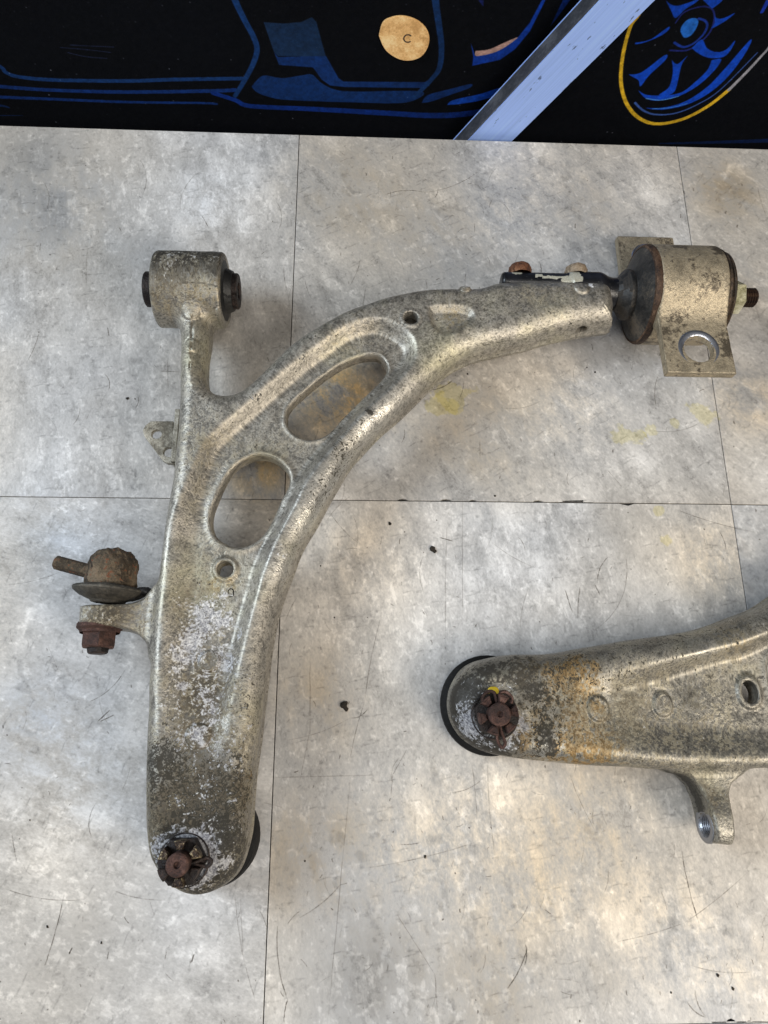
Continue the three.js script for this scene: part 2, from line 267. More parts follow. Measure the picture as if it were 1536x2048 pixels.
function tileMaps(x0, z0, k, TX) {     // colour and gloss of the tile whose back left corner is (x0, z0) mm
  const cv = document.createElement('canvas'); cv.width = cv.height = TX; const cx = cv.getContext('2d'), im = cx.createImageData(TX, TX), d = im.data;
  const bump = new Uint8Array(TX * TX * 4);
  const o1 = hash(k, 3, 1), o2 = hash(k, 5, 2), turn = [0, 1, 2, 3][k % 4] * 0.35 + 0.2, ct = Math.cos(turn), st = Math.sin(turn);
  const near = PRINT.filter(([x, z, r]) => x > x0 - 2 * r && x < x0 + TS + 2 * r && z > z0 - 2 * r && z < z0 + TS + 2 * r), stains = STAIN.filter(([x, z, r]) => x > x0 - 2 * r && x < x0 + TS + 2 * r && z > z0 - 2 * r && z < z0 + TS + 2 * r);
  for (let j = 0; j < TX; j++) for (let i = 0; i < TX; i++) {
    const x = x0 + i / TX * TS, z = z0 + j / TX * TS, u = i / TX + o1, v = j / TX + o2, ru = u * ct - v * st, rv = u * st + v * ct;
    const big = look(CLOUD, u * 0.55, v * 0.55) - 0.5, mid = look(CLOUD, ru * 1.9 + 0.3, rv * 1.2) - 0.5, fine = look(CLOUD, ru * 6.3, rv * 3.6 + 0.7) - 0.5, grit = look(GRIT, ru * 2.2, rv * 1.3) - 0.5, vein = look(VEIN, ru * 0.8 + mid * 0.06, rv * 0.6 + mid * 0.06), blot = look(BLOT, ru * 1.1, rv * 0.8);
    const hair = look(VEIN, ru * 6.1 + fine * 0.05, rv * 4.3 + 0.4), hair2 = look(VEIN, ru * 3.7 + 0.5, rv * 7.9);
    let l = 0.70 + big * 0.06 + mid * 0.08 + fine * 0.115 + grit * 0.105, w = (look(SOFT, u * 0.8 + 0.4, v * 0.8) - 0.5) * 0.10;
    l += (sm(0.70, 1.0, hair) * 0.11 - sm(0.72, 1.0, hair2) * 0.13) - sm(0.70, 0.95, look(BLOT, u * 3.1, v * 2.7 + .2)) * 0.05;
    let yel = 0;
    for (const [px, pz, r, pl, pw, py] of near) { const q = ((x - px) ** 2 + (z - pz) ** 2) / (r * r); if (q < 2.6) { const e = Math.exp(-q * 1.6) * clamp(1 + mid * 2.6 + fine * 2.2 + grit, 0, 2); l += pl * e; w += pw * e; yel += py * e; } }
    const fleck = sm(0.62, 0.9, look(BLOT, ru * 2.3 + 0.2, rv * 1.5)) * sm(0.42, 0.62, look(CLOUD, u * 1.3 + 0.5, v * 1.3 + 0.1)); l += fleck * 0.085;         // pale flecks in drifts
    l += sm(0.80, 0.97, vein) * 0.09 * sm(0.4, 0.6, look(SOFT, u + 0.2, v));                                          // pale veins
    l -= sm(0.66, 0.95, blot) * 0.07 * sm(0.5, 0.65, look(CLOUD, u * 0.9 + 0.8, v * 0.9));                               // dark mottling
    const ln = look(VEIN, ru * 1.7 + 0.6, rv * 1.1 + 0.2); l -= sm(0.93, 1.0, ln) * 0.10 * sm(0.45, 0.6, look(SOFT, u * 1.4, v * 1.4 + 0.5));
    for (const [sx, sz, r] of stains) { const q = Math.hypot(x - sx, z - sz) / r + (look(CLOUD, x / 70, z / 70) - 0.5) * 1.5 + fine * 0.8; const e = 1 - sm(0.75, 1.0, q); yel += e * 0.42; l += e * 0.01; }
    l = clamp(l, 0.2, 0.93);
    const q = (j * TX + i) * 4, b = l * 255;
    d[q] = b * (1.0 + w * 0.5) + yel * 4; d[q + 1] = b * (0.98 + w * 0.06 ) - yel * 3; d[q + 2] = b * (0.955 - w * 0.6) - yel * 52; d[q + 3] = 255;
    const h = clamp(0.5 + fine * 0.6 + grit * 0.5 + mid * 0.4, 0, 1) * 255; bump[q] = bump[q + 2] = h; bump[q + 1] = clamp(0.46 + fine * 0.3 + mid * 0.25 + grit * 0.2 - fleck * 0.05 + yel * 0.1, 0.2, 1) * 255; bump[q + 3] = 255;
  }
  cx.putImageData(im, 0, 0);
  const S = TX / TS;
  cx.lineCap = 'round';
  for (const [a, b, c, e, bend, w, dk] of SCRATCH) {
    if (Math.max(a, c) < x0 - 9 || Math.min(a, c) > x0 + TS + 9 || Math.max(b, e) < z0 - 9 || Math.min(b, e) > z0 + TS + 9) continue;
    const n = 14; let px = a, pz = b;
    for (let t = 1; t <= n; t++) {
      const s = t / n, m = bend * 4 * s * (1 - s), x = a + (c - a) * s - (e - b) * m + (hash(t, 4, a * 10 | 0) - .5) * .25, z = b + (e - b) * s + (c - a) * m, f = dk * (0.35 + 0.65 * hash(t, 1, (a * 31) | 0)) * Math.min(1, 6 * s, 6 * (1 - s) + 0.3);
      cx.strokeStyle = `rgba(46,40,33,${Math.min(1, f * 1.15).toFixed(3)})`; cx.lineWidth = Math.max(0.7, w * S * (0.6 + 0.6 * hash(t, 2, (b * 17) | 0)));
      cx.beginPath(); cx.moveTo((px - x0) * S, (pz - z0) * S); cx.lineTo((x - x0) * S, (z - z0) * S); cx.stroke(); px = x; pz = z;
    }
  }
  for (const [x, z, r, dk] of SPECK) { if (x < x0 || x > x0 + TS || z < z0 || z > z0 + TS) continue; cx.fillStyle = `rgba(40,34,28,${dk.toFixed(2)})`; cx.beginPath(); cx.ellipse((x - x0) * S, (z - z0) * S, r * S, r * S * 0.7, x, 0, 7); cx.fill(); }
  const map = new THREE.CanvasTexture(cv); map.colorSpace = THREE.SRGBColorSpace; map.flipY = false;
  return { map, bump: dataTex(TX, TX, bump, false) };
}
// chips along the middle joint: the tile edge is broken back, [px from, px to, mm deep]
const CHIPS = [[794, 816, 1.3], [880, 904, 1.3], [938, 954, 1.0], [1066, 1088, 1.2], [1166, 1186, 1.5], [1120, 1126, .6]].map(([a, b, m]) => [at(a, 1003, 0).x, at(b, 1004, 0).x, m]);
const CHIPS2 = [[1238, 1268, 1.4]].map(([a, b, m]) => [at(a, 1003, 0).x, at(b, 1004, 0).x, m]), CHIPS3 = [[1452, 1474, 2.0], [1492, 1506, 0.9], [1420, 1424, .5]].map(([a, b, m]) => [at(a, 2046, 0).x, at(b, 2046, 0).x, m]);
function makeTile(col, row, k) {
  const x0 = XL + col * TS, z0 = Z0 + row * TS, g1 = 0.28, gv = row === 1 && col >= 1 ? 0.42 : 0.25;
  const s = new THREE.Shape(), xa = x0 + g1, xb = x0 + TS - g1, za = z0 + (row ? gv : 0), zb = z0 + TS - (row === 0 && col === 0 ? 0.42 : 0.25);
  // shape drawn in (x, -z)
  s.moveTo(xa, -zb);
  const front = row === 0 && col === 0 ? CHIPS : row === 1 && col >= 0 ? CHIPS3 : [];
  for (const [a, b, m] of front) if (a > xa + 1 && b < xb - 1) { s.lineTo(a, -zb); s.lineTo(lerp(a, b, 0.2), -zb + m * 0.7); s.lineTo(lerp(a, b, 0.5), -zb + m); s.lineTo(lerp(a, b, 0.8), -zb + m * 0.6); s.lineTo(b, -zb); }
  s.lineTo(xb, -zb); s.lineTo(xb, -za);
  if (row === 1 && col === 0) for (const [a, b, m] of CHIPS2) { s.lineTo(b, -za); s.lineTo(lerp(a, b, 0.6), -za - m); s.lineTo(lerp(a, b, 0.3), -za - m * 0.6); s.lineTo(a, -za); }
  s.lineTo(xa, -za); s.closePath();
  const g = new THREE.ExtrudeGeometry(s, { depth: 2.0, bevelEnabled: true, bevelThickness: 0.2, bevelSize: 0.2, bevelOffset: -0.2, bevelSegments: 2 });
  g.rotateX(-Math.PI / 2); g.translate(0, -2.2, 0);
  const p = g.attributes.position, uv = g.attributes.uv; for (let i = 0; i < p.count; i++) uv.setXY(i, (p.getX(i) - x0) / TS, (p.getZ(i) - z0) / TS);
  const t = tileMaps(x0, z0, k, col > 0 ? 512 : 1024);
  const m = mat('tile_print_' + k, { map: t.map, bumpMap: t.bump, bumpScale: 0.00012, roughnessMap: t.bump, roughness: 1.0, metalness: 0, specularIntensity: 0.8 });
  const o = part('tile', g, m, table); return o;
}
let tk = 0; for (const [c, r] of [[-1, 0], [0, 0], [1, 0], [-1, 1], [0, 1], [1, 1]]) makeTile(c, r, tk++);
for (const [c, r] of [[-1, 2], [0, 2], [1, 2], [-2, 0], [-2, 1], [-2, 2]]) {     // the tiles nearest the viewer and at the far left, of which hardly a corner shows
  const m = [M.tile_print_3, M.tile_print_4, M.tile_print_0, M.tile_print_1][c + 2];
  const g = new RoundedBoxGeometry(TS - 0.5, 2.2, TS - 0.5, 2, 0.2); const p = g.attributes.position, uv = g.attributes.uv; for (let i = 0; i < p.count; i++) uv.setXY(i, p.getX(i) / TS + .5, p.getZ(i) / TS + .5);
  g.translate(XL + (c + 0.5) * TS, -1.1, Z0 + (r + 0.5) * TS); part('tile', g, m, table);
}

// ------------------------------------------------------------------ the printed panel behind the table
{
  const X0 = -460, X1 = 560, Y0 = -150, Y1 = 360, CW = 2048, CH = 1024, SX = CW / (X1 - X0);
  const cv = document.createElement('canvas'); cv.width = CW; cv.height = CH; const c = cv.getContext('2d');
  c.fillStyle = '#04060c'; c.fillRect(0, 0, CW, CH);
  const toC = ([px, py]) => { const p = onWall(px, py, WALL_Z); return new THREE.Vector2((p.x - X0) * SX, (Y1 - p.y) * SX); };
  const curve = (pts, closed) => { const l = pts.map(toC); if (closed === 'sharp') return l; const s = new THREE.SplineCurve(closed ? [...l, l[0]] : l); return s.getPoints(l.length * 8); };
  const area = (pts, col, sharp) => { const l = curve(pts, sharp ? 'sharp' : true); c.fillStyle = col; c.beginPath(); l.forEach((q, i) => i ? c.lineTo(q.x, q.y) : c.moveTo(q.x, q.y)); c.closePath(); c.fill(); };
  const line = (pts, w0, w1, col) => { const l = curve(pts), k = SX / 2.75; c.strokeStyle = col; c.lineCap = 'round'; for (let i = 1; i < l.length; i++) { c.lineWidth = lerp(w0, w1, i / l.length) * k; c.beginPath(); c.moveTo(l[i - 1].x, l[i - 1].y); c.lineTo(l[i].x, l[i].y); c.stroke(); } };
  const z = (s, ox, oy) => (a) => a.map(([x, y]) => [x / s + ox, y / s + oy]);
  const B1 = '#12305f', B2 = '#0f2c66', B3 = '#0b2a72', B4 = '#0d3fb0';
  line([[-60, 100], [0, 133], [12, 145], [40, 154], [110, 160], [250, 162], [350, 159], [485, 157]], 9, 9, B1);
  line([[-60, 168], [0, 173], [100, 180], [250, 184], [420, 182], [472, 180]], 9, 9, B2);
  line([[-60, 190], [0, 194], [100, 198], [250, 204], [400, 206], [434, 208]], 9, 5, B2);
  line([[-40, 208], [0, 211], [18, 215]], 9, 3, '#0b2450'); line([[-40, 231], [0, 231], [46, 231]], 3, 1, '#0b2450');
  line([[460, -30], [472, 5], [490, 42], [508, 76], [514, 100], [507, 126], [494, 152], [480, 176], [470, 192]], 13, 9, B1);
  line([[426, 186], [470, 200], [500, 212], [600, 217], [680, 221], [768, 226], [860, 231], [930, 228], [1010, 214]], 10, 16, B3);
  area([[527, 44], [568, 47], [602, 44], [624, 34], [633, 44], [643, 82], [652, 114], [556, 112], [548, 104]], '#152a48', true);
  area([[548, 104], [556, 114], [652, 112], [677, 156], [687, 163], [850, 164], [868, 152], [858, 172], [846, 176], [690, 174], [660, 171], [643, 159], [626, 135], [558, 130]], '#102c60', true);
  area([[503, 173], [518, 156], [531, 151], [565, 156], [602, 151], [624, 149], [643, 166], [670, 179], [711, 183], [843, 183], [812, 205], [711, 205], [575, 200], [535, 193], [513, 184]], '#0f2c5e');
  line([[868, -30], [872, 10], [878, 51], [883, 95], [879, 135], [862, 160], [829, 194]], 14, 9, B1);
  area([[843, 206], [856, 190], [900, 178], [941, 168], [939, 176], [900, 190], [863, 203]], '#0e2d66');
  area([[894, 210], [907, 200], [960, 188], [1000, 176], [1000, 188], [960, 201], [920, 208]], '#0f46b4');
  const q = z(3.339, 880, 0);
  area(q([[205, 285], [225, 340], [235, 375], [400, 325], [520, 250], [600, 150], [680, 0], [720, -60], [705, 0], [600, 210], [500, 330], [400, 400], [215, 440], [222, 380]]), '#0f3aa0', true);
  area(q([[237, 340], [330, 328], [450, 275], [520, 250], [440, 312], [350, 355], [242, 374]]), '#c09a90');
  area(q([[820, 0], [850, -60], [900, -60], [870, 0], [790, 110], [735, 180]]), '#0c2a70', true);
  area(q([[255, 0], [292, 0], [290, 45]]), '#141f5a', true);
  const wz = z(4.571, 1200, 0);
  line(wz([[470, -60], [350, 140], [280, 240], [220, 450], [192, 650], [198, 800], [240, 940], [320, 1050], [420, 1112], [520, 1132], [640, 1120], [800, 1072], [1000, 962], [1180, 820]]), 7, 9, '#c9a227');
  line(wz([[1180, 820], [1320, 680], [1450, 540], [1560, 410], [1660, 200]]), 8, 4, '#8a8a94');
  area(wz([[735, 290], [745, 240], [800, 180], [870, 165], [900, 195], [880, 260], [830, 325], [770, 345]]), '#1f5fb8');
  line(wz([[690, 210], [760, 120], [860, 75], [960, 60], [1030, 90], [1045, 180], [1000, 300], [900, 400], [790, 460], [640, 460]]), 2.5, 4, '#1a2468');
  line(wz([[900, 170], [960, 190], [980, 240], [940, 320], [850, 400], [760, 430], [680, 390]]), 4, 5, '#16328a');
  for (const s of [
    [[320, 390], [460, 360], [620, 250], [630, 270], [560, 325], [420, 385], [330, 405]],
    [[260, 680], [380, 660], [590, 505], [602, 545], [450, 690], [370, 790], [352, 735], [300, 705]],
    [[655, 545], [708, 585], [800, 510], [745, 600], [685, 830], [590, 872], [540, 865], [630, 795], [665, 660]],
    [[840, 440], [930, 360], [980, 440], [1060, 475], [1150, 455], [1235, 370], [1200, 450], [1130, 520], [1000, 530], [900, 490]],
    [[1020, 550], [1110, 540], [1050, 640], [900, 780], [720, 880], [540, 920], [420, 900], [350, 825], [420, 865], [560, 872], [740, 845], [880, 740], [980, 640]],
    [[410, 985], [560, 985], [760, 935], [960, 810], [1120, 650], [1372, 365], [1340, 470], [1180, 690], [1000, 850], [800, 955], [600, 1000], [480, 1000]],
    [[600, 0], [650, 40], [720, 50], [870, 0], [940, -40], [880, 20], [780, 85], [690, 165], [650, 100]],
    [[940, 0], [1000, -50], [1130, -20], [1040, 70], [1005, 60]],
    [[1040, 80], [1060, 160], [1130, 165], [1235, 118], [1150, 190], [1020, 260], [1050, 200]],
  ]) area(wz(s), B4);
  line(wz([[320, 940], [400, 1012], [520, 1048], [700, 1032], [900, 950], [1100, 820], [1440, 480]]), 5, 2, '#35539a');
  line(wz([[420, 900], [560, 915], [720, 880]]), 2, 2, '#4d8ad0'); line(wz([[480, 995], [640, 985], [800, 945]]), 2, 2, '#3d78c8');
  line(wz([[1480, 110], [1540, 0]]), 6, 8, '#14309a'); line(wz([[540, 1312], [900, 1305], [1540, 1285], [1800, 1270]]), 3, 16, '#071a40');
  for (const l of [[[120, 95], [170, 99], [222, 105]], [[140, 90], [180, 92], [228, 94]], [[135, 105], [170, 113], [215, 117]]]) line(l, 1, 1, 'rgba(70,90,150,0.5)');
  for (let i = 0; i < 260; i++) { const p = toC([rnd() * 1536, rnd() * 290]); c.fillStyle = `rgba(170,175,190,${(0.08 + 0.6 * rnd() ** 5).toFixed(2)})`; c.fillRect(p.x, p.y, 1 + rnd() * 1.2, 1 + rnd() * 1.2); }
  const im = c.getImageData(0, 0, CW, CH), dd = im.data;      // the weave takes the ink unevenly
  for (let j = 0; j < CH; j++) for (let i = 0; i < CW; i++) { const k = (j * CW + i) * 4, f = 0.96 + (look(GRIT, i / 700, j / 700) - 0.5) * 0.3 + (look(SOFT, i / 900, j / 900) - 0.5) * 0.35, a = (look(GRIT, i / 800 + .3, j / 800) - 0.5) * 5; for (let q = 0; q < 3; q++) dd[k + q] = clamp(dd[k + q] * f + a, 0, 255); }
  c.putImageData(im, 0, 0);
  const tex = new THREE.CanvasTexture(cv); tex.colorSpace = THREE.SRGBColorSpace; tex.wrapS = tex.wrapT = THREE.ClampToEdgeWrapping;
  const g = new THREE.BoxGeometry(X1 - X0 + 400, Y1 - Y0 + 200, 6); g.translate((X0 + X1) / 2, (Y0 + Y1) / 2, WALL_Z - 3);
  const p = g.attributes.position, uv = g.attributes.uv; for (let i = 0; i < p.count; i++) uv.setXY(i, (p.getX(i) - X0) / (X1 - X0), (p.getY(i) - Y0) / (Y1 - Y0));
  const fb = grainTex.clone(); fb.repeat.set(14, 8); fb.needsUpdate = true;
  const panel = thing('printed_panel', 'black cloth panel with a blue line drawing of a car, behind the table', 'backdrop', V3((X0 + X1) / 2, Y0 - 100, WALL_Z));
  part('cloth', g, mat('printed_cloth', { map: tex, roughness: 0.9, specularIntensity: 0.2, bumpMap: fb, bumpScale: 0.0003 }), panel);

  // the round tan disc stuck on it
  const rim = []; for (const [x, y] of [[938, 210], [960, 135], [1010, 104], [1080, 95], [1160, 118], [1215, 165], [1237, 225], [1222, 290], [1180, 338], [1110, 357], [1040, 340], [975, 290]]) rim.push(onWall(x / 2.954 + 440, y / 2.954, WALL_Z + 1));
  const mid = rim.reduce((a, b) => a.add(b), V3(0, 0, 0)).multiplyScalar(1 / rim.length), s = new THREE.Shape(rim.map((v) => new THREE.Vector2(v.x - mid.x, v.y - mid.y)).reverse());
  const sp = new THREE.Shape(new THREE.SplineCurve([...rim, rim[0]].map((v) => new THREE.Vector2(v.x - mid.x, v.y - mid.y))).getPoints(72));
  const dg = new THREE.ExtrudeGeometry(sp, { depth: 0.9, bevelEnabled: true, bevelThickness: 0.3, bevelSize: 0.3, bevelOffset: -0.3, bevelSegments: 2 }); dg.translate(mid.x, mid.y, WALL_Z + 0.3);
  boxUV(dg, 40);
  const disc = thing('cork_disc', 'round tan cork disc with a small letter C, stuck on the black panel', 'disc', V3(mid.x, mid.y, WALL_Z));
  part('face', dg, mat('cork', { map: stained([200, 154, 96], [236, 190, 128], [252, 222, 166]), roughness: 0.9, bumpMap: grainTex, bumpScale: 0.0003 }), disc);
  const lc = onWall(1110 / 2.954 + 440, 227 / 2.954, WALL_Z + 1.5), ring = new THREE.Shape(), ra = 3.4, rb = 2.5; ring.absarc(0, 0, ra, 0.75, 5.5, false); ring.absarc(0, 0, rb, 5.5, 0.75, true); ring.closePath();
  const lg = new THREE.ExtrudeGeometry(ring, { depth: 0.2, bevelEnabled: false, curveSegments: 24 }); lg.translate(lc.x, lc.y, WALL_Z + 1.48);
  part('letter', lg, mat('ink', { color: new THREE.Color().setRGB(0.05, 0.03, 0.02), roughness: 0.8 }), disc);
}

// ------------------------------------------------------------------ the slanting metal bar between table and panel
{
  const ZF = Z0 - 5, T = 17, a0 = onWall(937, 280, ZF), a1 = onWall(1200, 0, ZF), b0 = onWall(1027, 283, ZF), b1 = onWall(1305, 0, ZF);
  const dir = a1.clone().sub(a0).normalize(), nrm = V3(dir.y, -dir.x, 0), w = (b0.clone().sub(a0).dot(nrm) + b1.clone().sub(a0).dot(nrm)) / 2;
  const L0 = -260, L1 = a1.distanceTo(a0) + 160, mid = a0.clone().addScaledVector(dir, (L0 + L1) / 2).addScaledVector(nrm, w / 2);
  const s = new THREE.Shape(); s.moveTo(-w / 2, -T); s.lineTo(w / 2, -T); s.lineTo(w / 2, 0); s.lineTo(-w / 2, 0); s.closePath();
  const h = new THREE.Path(); h.moveTo(-w / 2 + 1.6, -T + 1.6); h.lineTo(-w / 2 + 1.6, -1.6); h.lineTo(w / 2 - 1.6, -1.6); h.lineTo(w / 2 - 1.6, -T + 1.6); h.closePath(); s.holes.push(h);
  const g = new THREE.ExtrudeGeometry(s, { depth: L1 - L0, bevelEnabled: true, bevelSize: 0.5, bevelThickness: 0.5, bevelOffset: -0.5, bevelSegments: 2 });
  g.applyMatrix4(new THREE.Matrix4().makeBasis(nrm.clone().negate(), V3(0, 0, 1), dir));
  const start = a0.clone().addScaledVector(dir, L0).addScaledVector(nrm, w / 2); g.translate(start.x, start.y, ZF);
  const uv = g.attributes.uv, p = g.attributes.position; for (let i = 0; i < p.count; i++) { const v = V3(p.getX(i), p.getY(i), p.getZ(i)).sub(a0); uv.setXY(i, (v.dot(nrm) + v.z) / 60, v.dot(dir) / 300); }
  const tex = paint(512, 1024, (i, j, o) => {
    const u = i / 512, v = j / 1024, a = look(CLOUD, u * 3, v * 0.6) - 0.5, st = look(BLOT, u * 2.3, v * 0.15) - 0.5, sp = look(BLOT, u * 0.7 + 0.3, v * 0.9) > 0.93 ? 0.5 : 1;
    const l = (1 + a * 0.10 + st * 0.06) * (sp < 1 ? 0.6 : 1); o[0] = 160 * l; o[1] = 190 * l; o[2] = 255 * l;  // pale blue of the reflected sky put into the colour
  });
  const bar = thing('metal_bar', 'slanting metal bar, pale blue sky reflection and dark side put into its colour, behind the table edge', 'bar', start);
  const face = mat('bar_sky_tint', { map: tex, roughness: 0.4, metalness: 0 });
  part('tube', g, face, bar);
  // strip added along its narrow side, coloured for the dark reflection there
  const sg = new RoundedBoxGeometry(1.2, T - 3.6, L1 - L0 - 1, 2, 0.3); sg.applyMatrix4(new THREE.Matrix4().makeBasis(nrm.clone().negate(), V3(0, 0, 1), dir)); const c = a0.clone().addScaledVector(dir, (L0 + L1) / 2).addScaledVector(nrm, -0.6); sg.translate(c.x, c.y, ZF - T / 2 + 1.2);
  part('side_reflection_strip', boxUV(sg, 50), mat('dark_reflection', { map: stained([58, 60, 66], [74, 76, 82], [104, 106, 112]), roughness: 0.45, metalness: 0.2 }), bar, 'added dark grey scuffed strip for the dark reflection on the narrow side');
}

// ------------------------------------------------------------------ the two lamps and the added overhead fill
for (const l of LAMPS) {
  const p = V3(...l.at), t = V3(...l.to), li = new THREE.RectAreaLight(new THREE.Color().setRGB(...l.colour), l.power, l.size[0], l.size[1]);
  const o = thing('panel_lamp', l.label, 'lamp', p.clone().multiplyScalar(1000)); o.lookAt(t);
  const sx = l.size[0], sy = l.size[1];
  const hb = new THREE.Mesh(new RoundedBoxGeometry(sx + 0.04, sy + 0.04, 0.05, 3, 0.01), mat('lamp_housing', { color: new THREE.Color().setRGB(0.6, 0.6, 0.6), roughness: 0.5 })); hb.name = 'housing'; hb.position.z = -0.03; o.add(hb);
  const df = new THREE.Mesh(new THREE.PlaneGeometry(sx, sy), new THREE.MeshStandardMaterial({ color: 0x111111, emissive: new THREE.Color().setRGB(...l.colour), emissiveIntensity: 0.6 })); df.name = 'diffuser'; df.position.z = -0.003; o.add(df);
  li.position.copy(p); li.lookAt(t); scene.add(li); li.name = 'panel_light';
}

// ------------------------------------------------------------------ the cast control arm on the left
const NADIR = (() => { const v = V3(0, -1, 0), d = v.dot(FW); return [768 + CAM.f * v.dot(RI) / d, 1024 - CAM.f * v.dot(UPV) / d]; })();
// outline points of the picture brought to the height at which that side of the rounded body turns out of sight
function outline(pts, yNear, yFar) {
  const n = pts.length; let area = 0; for (let i = 0; i < n; i++) { const [a, b] = pts[i], [c, d] = pts[(i + 1) % n]; area += a * d - b * c; } const sg = Math.sign(area);
  return pts.map(([x, y], i) => {
    const [ax, ay] = pts[(i + n - 1) % n], [bx, by] = pts[(i + 1) % n]; let nx = (by - ay) * sg, ny = -(bx - ax) * sg; const l = Math.hypot(nx, ny) || 1;
    const dx = NADIR[0] - x, dy = NADIR[1] - y, m = Math.hypot(dx, dy), dot = (nx * dx + ny * dy) / (l * m);
    const t = sm(-0.45, 0.45, dot); return at(x, y, lerp(yFar, yNear, t));
  });
}
const TOP = 50, BOT = 20;
const OUT = outline([[362, 610], [360, 700], [359, 760], [358, 830], [352, 900], [345, 960], [335, 1020], [326, 1080], [319, 1140], [312, 1200], [305, 1260], [300, 1310], [297, 1400], [294, 1450], [292, 1500], [291, 1560], [291, 1620], [292, 1660], [296, 1700], [305, 1735], [322, 1763], [350, 1785], [382, 1794], [415, 1790], [445, 1773], [468, 1752], [487, 1724], [498, 1695], [506, 1660], [510, 1610], [515, 1552], [523, 1492], [529, 1437], [535.6, 1381], [544, 1315], [556.6, 1248], [570, 1200], [585, 1160], [605, 1108], [633, 1061], [666, 1000], [700, 944], [722, 919], [761, 878], [800, 844], [839, 805], [865, 781], [899, 752], [942, 731], [999, 717], [1046, 707], [1092, 693], [1139, 682], [1196, 674], [1217, 664], [1228, 636], [1228, 605], [1218, 578], [1205, 569], [1183, 567], [1092, 567], [1011, 568], [992, 569], [967, 577], [942, 580], [917, 580], [874, 580], [827, 585], [774, 596], [735, 609], [696, 622], [657, 643], [618, 667], [584, 690], [559, 714], [523, 750], [498, 772], [474, 787], [450, 792], [428, 787], [419, 776], [421, 741], [427, 690], [431, 650], [434, 610]], 24, 43);
const HOLE1 = [[516, 911.5], [492, 918.6], [466.5, 937], [450, 961], [434, 996], [424, 1024], [422.5, 1047], [431, 1071], [448, 1086], [471, 1094], [495, 1091], [518, 1078], [534.5, 1059], [548.6, 1033], [562.6, 1000], [574, 980], [580, 961], [575, 942], [560, 925.6], [539, 914]].map(([x, y]) => at(x, y, 42));
const HOLE2 = [[730, 711], [756, 711], [770.5, 724], [774, 740], [764, 758], [743, 779], [709, 812.6], [683, 838.6], [665, 859.5], [644, 874], [618, 879], [594, 871], [577, 854], [573, 834], [580, 813], [618, 776], [657, 745], [696, 721.5]].map(([x, y]) => at(x, y, 42));
const REC = [[566, 753], [605, 721], [644, 693], [683, 664], [722, 648.5], [761, 645], [795, 659], [821, 682], [826, 706], [813, 737], [774, 776], [735, 812], [691, 860], [656, 900], [609, 958], [584, 1010], [558, 1059], [541, 1094], [518, 1153], [512, 1178], [492, 1248], [470, 1337], [455, 1420], [445, 1500], [440, 1570], [400, 1590], [360, 1570], [350, 1500], [346, 1400], [348, 1300], [350, 1220], [353, 1150], [358, 1080], [366, 1040], [380, 985], [398, 930], [420, 885], [450, 855], [485, 825], [525, 790]].map(([x, y]) => at(x, y, 47));
const POCK = [[858, 617], [874, 613], [930, 614], [946, 624], [947, 638], [930, 653], [905, 667], [883, 669], [864, 655]].map(([x, y]) => at(x, y, 49));
const LUG = [[158, 1212], [200, 1212], [234, 1211], [262, 1207], [285, 1197], [306, 1172], [326, 1166], [326, 1316], [300, 1312], [293, 1286], [272, 1264], [240, 1254], [200, 1251], [158, 1249]].map(([x, y]) => at(x, y, 42));
const LO = V3(-166, 6, -320), HI = V3(180, 64, 92), C2 = 1.0;
const lo2 = V3(LO.x - 4, 0, LO.z - 4), hi2 = V3(HI.x + 4, 0, HI.z + 4);
const fOut = fieldOf(spline(OUT, 4), lo2, hi2, C2), fH1 = fieldOf(spline(HOLE1, 4), lo2, hi2, C2), fH2 = fieldOf(spline(HOLE2, 4), lo2, hi2, C2), fRec = fieldOf(spline(REC, 3), lo2, hi2, C2), fPock = fieldOf(spline(POCK, 3), lo2, hi2, C2), fLug = fieldOf(LUG, lo2, hi2, C2);
const SE = V3(NADIR[0] - 620, 0, NADIR[1] - 900).normalize();
const BOSS = [[450, 1138, 43, 4.8, 7.4, 1.6], [822, 636, 50, 4.7, 6.8, 0.7]].map(([x, y, h, a, b, m]) => ({ p: at(x, y, h), a, b, m }));
const PADS = [[418, 1322, 43, 5.6, 1.0], [397, 1472, 47, 6.2, 1.2], [380, 617, 50, 5.2, 1.2], [383, 686, 50, 4.6, 0.9], [930, 576, 47, 3.4, 3], [1162, 578, 48, 4.5, 0.7]].map(([x, y, h, r, m]) => ({ p: at(x, y, h), r, m }));
const BALL = V3(-86, 0, 59.4), AX = { y: 35, z: -289.5, x0: -133.2, x1: -89, R: 24.4 }, LC = V3(-147, 34.5, -70), SIDE = at(1162, 656, 36);
const ZF0 = at(450, 1290, 46).z, ZF1 = at(450, 1570, 46).z;
const memo = { x: NaN, z: NaN };
